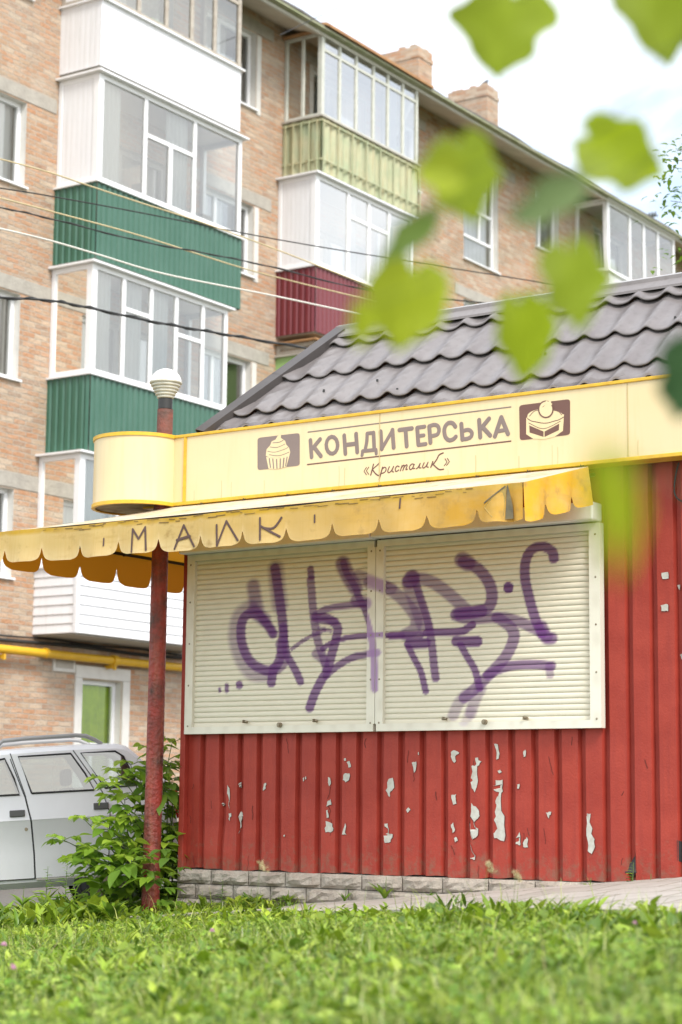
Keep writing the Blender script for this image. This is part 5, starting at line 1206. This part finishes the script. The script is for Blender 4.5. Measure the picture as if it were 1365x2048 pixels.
def grass():
    r = np.random.default_rng(21); Vs, Fs, Cs = [], [], []; base = 0; near = [None]
    def place(n, dmin=5.0, dmax=17.6, pw=1.0):
        d = dmin + (dmax - dmin) * r.random(n) ** pw; px = r.uniform(-60, 1425, n); x = (px - 682) / F * d; xy = np.stack([x, d], 1)
        k = np.stack([(xy - KF.o[:2]) @ KF.x[:2], (xy - KF.o[:2]) @ KF.y[:2]], 1)
        keep = ~in_poly(k, PAVEPOLY); nk = None; keep &= ~((k[:, 0] > -.05) & (k[:, 1] > -.03)); keep &= ~((k[:, 1] > .55)); keep &= ~((d > 15.6) & (k[:, 0] > -.3) & (k[:, 1] < .0) & False)
        keep |= False
        kd = np.full(len(k), 9.0)
        for (ax, ay), (bx_, by_) in zip(KERBL[:-1], KERBL[1:]):
            dx, dy = bx_ - ax, by_ - ay; t = np.clip(((k[:, 0] - ax) * dx + (k[:, 1] - ay) * dy) / (dx * dx + dy * dy), 0, 1); kd = np.minimum(kd, np.hypot(k[:, 0] - ax - t * dx, k[:, 1] - ay - t * dy))
        keep &= kd > .13; near[0] = kd[keep]
        return xy[keep]
    gzv = lambda xy: -.02 + .11 * xy[:, 0]
    def clump(xy): # patchy: cover and height vary over the lawn
        return .5 + .5 * np.sin(xy[:, 0] * 3.1 + 1.3 * np.sin(xy[:, 1] * 1.7)) * np.sin(xy[:, 1] * 2.3 + .8 * np.sin(xy[:, 0] * 4.0))
    pal = np.array([(.165, .265, .016), (.23, .335, .022), (.32, .415, .04), (.09, .17, .015), (.43, .46, .15)])
    # blades
    xy = place(100000, 5.0, 17.6, .9); n = len(xy); cl = clump(xy); h = (.04 + .14 * r.random(n) ** 1.5 + .05 * cl); tall = r.random(n) < .015 + .03 * (xy[:, 0] > .4); h *= np.clip(.38 + .62 * (near[0] - .13) / 1.3, .38, 1); h[tall] = r.uniform(.14, .30, tall.sum()); h *= .88
    az = r.uniform(0, 2 * np.pi, n); ben = r.uniform(.15, 1.0, n) * h; w = r.uniform(.0018, .0042, n); z0 = gzv(xy)
    dirv = np.stack([np.cos(az), np.sin(az)], 1); az2 = az + np.pi / 2 + r.uniform(-.6, .6, n); sd_ = np.stack([np.cos(az2), np.sin(az2)], 1)
    V = np.zeros((n, 8, 3))
    for i, t in enumerate((0, .4, .75, 1.0)):
        c = np.concatenate([xy + dirv * (ben * t ** 2)[:, None], (z0 - .01 + h * (t - .22 * t ** 3 * ben / h))[:, None]], 1); ww = w * (1 - t ** 2 * .92)
        V[:, i * 2, :2] = c[:, :2] - sd_ * ww[:, None]; V[:, i * 2 + 1, :2] = c[:, :2] + sd_ * ww[:, None]; V[:, i * 2:i * 2 + 2, 2] = c[:, 2:3]
    q = np.array([(0, 1, 3, 2), (2, 3, 5, 4), (4, 5, 7, 6)]); Fq = (np.arange(n)[:, None, None] * 8 + q[None]).reshape(-1, 4)
    col = pal[r.integers(0, 5, n)] * r.uniform(.45, 1.5, (n, 1)); dry = r.random(n) < .05; col[dry] = (.36, .31, .14)
    C = np.ones((n, 8, 4)); C[:, :, :3] = col[:, None, :]
    Vs.append(V.reshape(-1, 3)); Fs.append(Fq); Cs.append(C.reshape(-1, 4)); base += n * 8
    # clover: three round leaflets on a stalk
    xy = place(46000, 5.0, 16.8, .9); nf = near[0]; cl = clump(xy + 3.1); kp_ = (cl + r.random(len(xy)) * .7) > .62; xy = xy[kp_]; nf = np.clip(.4 + .6 * (nf[kp_] - .13) / 1.3, .4, 1); n = len(xy); z = gzv(xy) + (.015 + .085 * r.random(n) + .02 * clump(xy)) * nf
    ph = r.uniform(0, 2 * np.pi, n); s_ = r.uniform(.007, .017, n); tl = r.normal(0, .35, (n, 2)); col = np.array([(.12, .245, .016), (.20, .345, .024), (.35, .47, .07)])[r.integers(0, 3, n)] * r.uniform(.55, 1.4, (n, 1))
    for k in range(3):
        a = ph + k * 2.094; c = np.stack([np.cos(a), np.sin(a)], 1); p = np.stack([-np.sin(a), np.cos(a)], 1); V = np.zeros((n, 6, 3))
        for i, (u, v) in enumerate(((0.05, 0), (.7, -.62), (1.45, -.60), (1.75, 0), (1.45, .60), (.7, .62))):
            o2 = c * (s_ * u)[:, None] + p * (s_ * v)[:, None]; V[:, i, :2] = xy + o2; V[:, i, 2] = z + (o2 * tl).sum(1) + s_ * (.22 * abs(v) - .16 * u)
        q = np.array([(0, 1, 2, 3), (0, 3, 4, 5)]); Fq = (np.arange(n)[:, None, None] * 6 + q[None]).reshape(-1, 4) + base
        C = np.ones((n, 6, 4)); C[:, :, :3] = col[:, None, :]; Vs.append(V.reshape(-1, 3)); Fs.append(Fq); Cs.append(C.reshape(-1, 4)); base += n * 6
    # broader pointed leaves standing among the grass
    xy = place(22000, 5.0, 17.4, .9); n = len(xy); V, Fc, Cc = [], [], []
    for i in range(0, n, 2):
        a = r.uniform(0, 6.28); el = r.uniform(.1, 1.4); p = np.array([xy[i, 0], xy[i, 1], gzv(xy[i:i + 1])[0] + r.uniform(.01, .09)])
        add_leaf(V, Fc, Cc, p, np.array([math.cos(a), math.sin(a), el]), np.array([-math.cos(a), -math.sin(a), 1.0]), r.uniform(.03, .07), pal[r.integers(0, 4)] * r.uniform(.8, 1.25), r.uniform(.16, .34), .35, 4)
    # weed clumps rising above the blades, thicker along the kerb and before the shrub
    xy = place(2100, 5.5, 17.0, .9)
    ed = np.array([KF.w(x_, y_, 0)[:2] for x_, y_ in zip(r.uniform(-.1, 1.2, 70), r.uniform(-.6, -.06, 70))]); lf = np.array([at(a_, 1800, d_)[:2] for a_, d_ in zip(r.uniform(-10, 250, 190), r.uniform(14.3, 16.9, 190))]); xy = np.concatenate([xy, ed, lf])
    for i in range(len(xy)):
        hh = r.uniform(.07, .17) * (1.6 if i >= len(xy) - 190 else (.5 if i >= len(xy) - 260 else 1)); nl = r.integers(5, 11); cl_ = pal[r.integers(0, 4)] * r.uniform(.75, 1.35); wd_ = r.choice([.09, .2, .34]); g0 = gzv(xy[i:i + 1])[0]; sp_ = r.uniform(.3, 1.1)
        for k in range(nl):
            a = r.uniform(0, 6.28); p = np.array([xy[i, 0] + r.normal(0, .02), xy[i, 1] + r.normal(0, .02), g0 + r.uniform(0, .5) * hh])
            add_leaf(V, Fc, Cc, p, np.array([math.cos(a) * sp_, math.sin(a) * sp_, 1.0]), np.array([-math.cos(a), -math.sin(a), .6]), hh * r.uniform(.5, 1.0) * (1 if wd_ < .2 else .7), cl_ * r.uniform(.85, 1.15), wd_, .35, 4)
    Vs.append(np.array(V)); Fs.append(np.array(Fc) + base); Cs.append(np.array(Cc))
    o = fastmesh('grass', np.concatenate(Vs), np.concatenate(Fs), GRASSM, np.concatenate(Cs)); o['kind'] = 'stuff'; _tag(o, 'unmown bright green grass and clover in front of the pavement', 'grass', None, 'stuff')
grass()
def clover_flower(px, py, d, mt, label, s_=.012):
    p = at(px, py, d); o = thing('clover_flower', label, 'flower', WF, (p[0], p[1], gz(p[0], p[1])), 'clover flowers in the lawn'); m = M(); r = random.Random(px)
    for i in range(46):
        a = r.uniform(0, 6.28); e = r.uniform(-.5, 1.5); q = Vector((math.cos(a) * math.cos(e), math.sin(a) * math.cos(e), math.sin(e))); c = Vector(p); m.tube([c + q * s_ * .3, c + q * s_ * 1.25], [s_ * .22, s_ * .06], 4)
    m.build('flower_head', mt, o); m = M(); m.tube([tuple(p), (p[0] + .01, p[1], gz(p[0], p[1]))], .0016, 4); m.build('stalk', STEM, o)
for a in ((1313, 1985, 7.0, PINK, 'pink clover flower low at the right of the lawn'), (1270, 1848, 8.6, PINK, 'pink clover flower at the upper right edge of the lawn'), (8, 1890, 9.0, PINK, 'pale pink clover flower at the left edge of the lawn'), (26, 1935, 8.2, PINK, 'pink clover flower just below the one at the left edge'),
          (1056, 1938, 7.8, WHITEF, 'white clover flower in the middle right of the lawn'), (425, 1862, 10.5, PINK, 'pinkish clover flower below the kerb near the pole')): clover_flower(*a)
def seed_head(px, py, d, label):
    p = at(px, py, d); o = thing('grass_stalk', label, 'grass stalk', WF, (p[0], p[1], gz(p[0], p[1])), 'flowering grass stalks before the kiosk'); r = random.Random(px); m = M(); c = Vector(p)
    m.tube([(p[0] - .03, p[1], gz(p[0], p[1])), (p[0] - .015, p[1], (p[2] + gz(p[0], p[1])) / 2), tuple(p)], .0012, 4); m.build('stalk', STEM, o); m = M()
    for i in range(40):
        t = r.random(); q = c + Vector((r.gauss(0, .008) + .022 * t, r.gauss(0, .008), -.05 * t + .02)); m.tube([q, q + Vector((r.gauss(0, .004), r.gauss(0, .004), .011))], [.003, .001], 4)
    m.build('seed_head', SEED, o)
seed_head(520, 1732, 9.6, 'cream grass seed head before the left part of the stone plinth'); seed_head(975, 1733, 9.2, 'cream grass seed head before the right end of the plinth'); seed_head(1032, 1752, 9.4, 'cream grass seed head just right of its neighbour before the plinth')

# tree whose outermost twigs reach into the right edge
def tree():
    r = np.random.default_rng(9); b = np.array([6.5, 21.0, gz(6.5, 21)]); o = thing('tree', 'dark leafy tree whose twigs poke in at the right edge beside the roofs', 'tree', WF, tuple(b)); m = M()
    m.tube([tuple(b + np.array([.05 * math.sin(i), .04 * math.cos(i * 1.3), i * 1.0 - .1])) for i in range(10)], [.19 - .017 * i for i in range(10)], 12); ends = []
    for k in range(26):
        z = r.uniform(2.2, 8.8); a = r.uniform(0, 6.28); L = (2.25 - .16 * abs(z - 6)) * r.uniform(.6, 1.0); p0 = b + np.array([0, 0, z]); d = np.array([math.cos(a), math.sin(a), .35]); P = [p0 + d * L * t + np.array([0, 0, -.12 * L * t * t]) for t in np.linspace(0, 1, 6)]
        m.tube([tuple(p) for p in P], [.045 * (1 - .85 * t) for t in np.linspace(0, 1, 6)], 6); ends += [P[i] for i in range(1, 6)]
    for (px, py) in ((1338, 318), (1346, 335), (1350, 412), (1342, 402), (1352, 300), (1356, 520)):
        tp = at(px, py, 21); p0 = np.array([b[0], b[1], tp[2] - .35]); P = [p0 + (tp - p0) * t for t in np.linspace(0, 1, 7)]; m.tube([tuple(p) for p in P], [.03 * (1 - .9 * t) for t in np.linspace(0, 1, 7)], 5); ends += P[4:]
    m.build('trunk', BARK, o, smooth=True); V, Fc, Cc = [], [], []
    for e in ends:
        for k in range(24):
            p = e + r.normal(0, .13, 3); a = r.uniform(0, 6.28); add_leaf(V, Fc, Cc, p, np.array([math.cos(a), math.sin(a), r.uniform(-.6, .4)]), np.array([0, 0, 1.0]), r.uniform(.06, .11), np.array(PAL[r.choice([0, 3, 4])]) * r.uniform(.6, 1.0), .26, .3, 3)
    fastmesh('crown', np.array(V) - b, np.array(Fc), LEAFV, np.array(Cc), o)
tree()

# foreground branch, close to the lens
def branch():
    root_p = at(1560, -60, 2.2); o = thing('leafy_branch', 'out-of-focus linden branch hanging in close to the viewer at the top right', 'branch', WF, tuple(root_p)); tw = M(); r = np.random.default_rng(4)
    fwv = np.array([0, cp, sp]); R_ = np.array([1.0, 0, 0]); U_ = np.array([0, -sp, cp])
    trunk = [np.array(at(px, py, d)) for px, py, d in ((1700, -250, 2.5), (1560, -60, 2.3), (1480, 250, 2.1), (1440, 520, 1.9), (1440, 800, 1.75), (1400, 1000, 1.6))]
    tw.tube([tuple(p) for p in smooth_path(trunk, 5)], .004, 6); TP = smooth_path(trunk, 10)
    G1, G2, G3, G4 = (.33, .42, .02), (.29, .37, .03), (.20, .29, .07), (.40, .47, .03)
    #  centre px, length px, width px, direction of tip in picture (deg, 0 right, 90 down), depth, tilt, colour
    L = [((1012, 78), 150, 180, 100, 2.7, .15, G2), ((1312, 42), 180, 160, 70, 2.6, .1, G2), ((1400, 10), 180, 140, 120, 2.7, .3, G3), ((1258, 312), 165, 135, 22, 2.5, .2, G1), ((938, 372), 150, 135, 75, 2.2, .2, G2), ((872, 345), 95, 80, 195, 2.1, .4, G4),
         ((1082, 410), 150, 75, 150, 1.9, .4, (.22, .30, .12)), ((806, 486), 150, 56, 138, 2.2, .5, G3), ((812, 625), 150, 150, 100, 2.2, .15, G4), ((722, 655), 85, 55, 100, 1.9, .3, G4), ((1150, 585), 150, 125, 80, 2.1, .1, G2), ((1042, 690), 150, 108, 85, 2.3, .2, G1), ((1372, 770), 140, 115, 100, 2.0, .2, (.06, .13, .05)), ((1228, 1050), 235, 80, 80, .95, .35, G1)]
    for (c, ln, wd, ang, d, tilt, col) in L:
        a = math.radians(ang); d = d * 1.15; s = d / F; Lw, Ww = ln * s * 1.16, wd * s * 1.16
        ax = R_ * math.cos(a) - U_ * math.sin(a); ay = R_ * math.sin(a) + U_ * math.cos(a); yaw = r.uniform(-.5, .5) * tilt * 2; ax = ax * math.cos(tilt) + fwv * math.sin(tilt); nrm = np.cross(ax, ay)
        # heart-shaped outline
        t_ = np.linspace(0, 1, 15); half = np.array([.10, .34, .44, .485, .50, .495, .475, .445, .405, .355, .295, .225, .15, .075, 0.0]); back = np.array([.0, -.03, -.02, 0, 0, 0, 0, 0, 0, 0, 0, 0, 0, 0, 0])
        ctr = np.array(at(*c, d)); V, Fc, Cc = [], [], []; p1, p2, cv = r.uniform(0, 6.28), r.uniform(.06, .16), r.uniform(-.10, .10); sv = r.uniform(.85, 1.12)
        for i, t in enumerate(t_):
            for q in (-1, -.5, 0, .5, 1):
                lob = (-.17 * abs(q) * math.exp(-((t - .03) / .12) ** 2)); ser = .012 * (i % 2) * abs(q) ** 3
                p = ctr + ax * Lw * (t - .5 + lob) + ay * Ww * (q * (half[i] - ser) * (1 + p2 * math.sin(i * .9 + p1 + (2.2 if q > 0 else 0))) + cv * math.sin(math.pi * t)) + nrm * (Ww * .42 * abs(q) * half[i] * 2 * .5 - Lw * .10 * t * t + .02 * Lw * math.sin(t * 9 + q * 2)); V.append(p); k = sv + .2 * q + .06 * math.sin(t * 11 + q * 5) + .12 * (q == 0); Cc.append((*(np.array(col) * k), 1))
        for i in range(14):
            for q in range(4): b = i * 5 + q; Fc.append((b, b + 1, b + 6, b + 5))
        fastmesh('leaf', np.array(V) - root_p, np.array(Fc), BIGLEAF, np.array(Cc), o, True)
        bp = ctr - ax * Lw * .5; j = min(range(len(TP)), key=lambda i: np.linalg.norm(TP[i] - bp)); e = TP[j]
        tw.tube([tuple(bp + ax * Lw * .06), tuple(bp + (e - bp) * .5 + np.array([0, 0, .01])), tuple(e)], [.0009, .0010, .0014], 5)
    tw.build('twig', STEM, o)
branch()
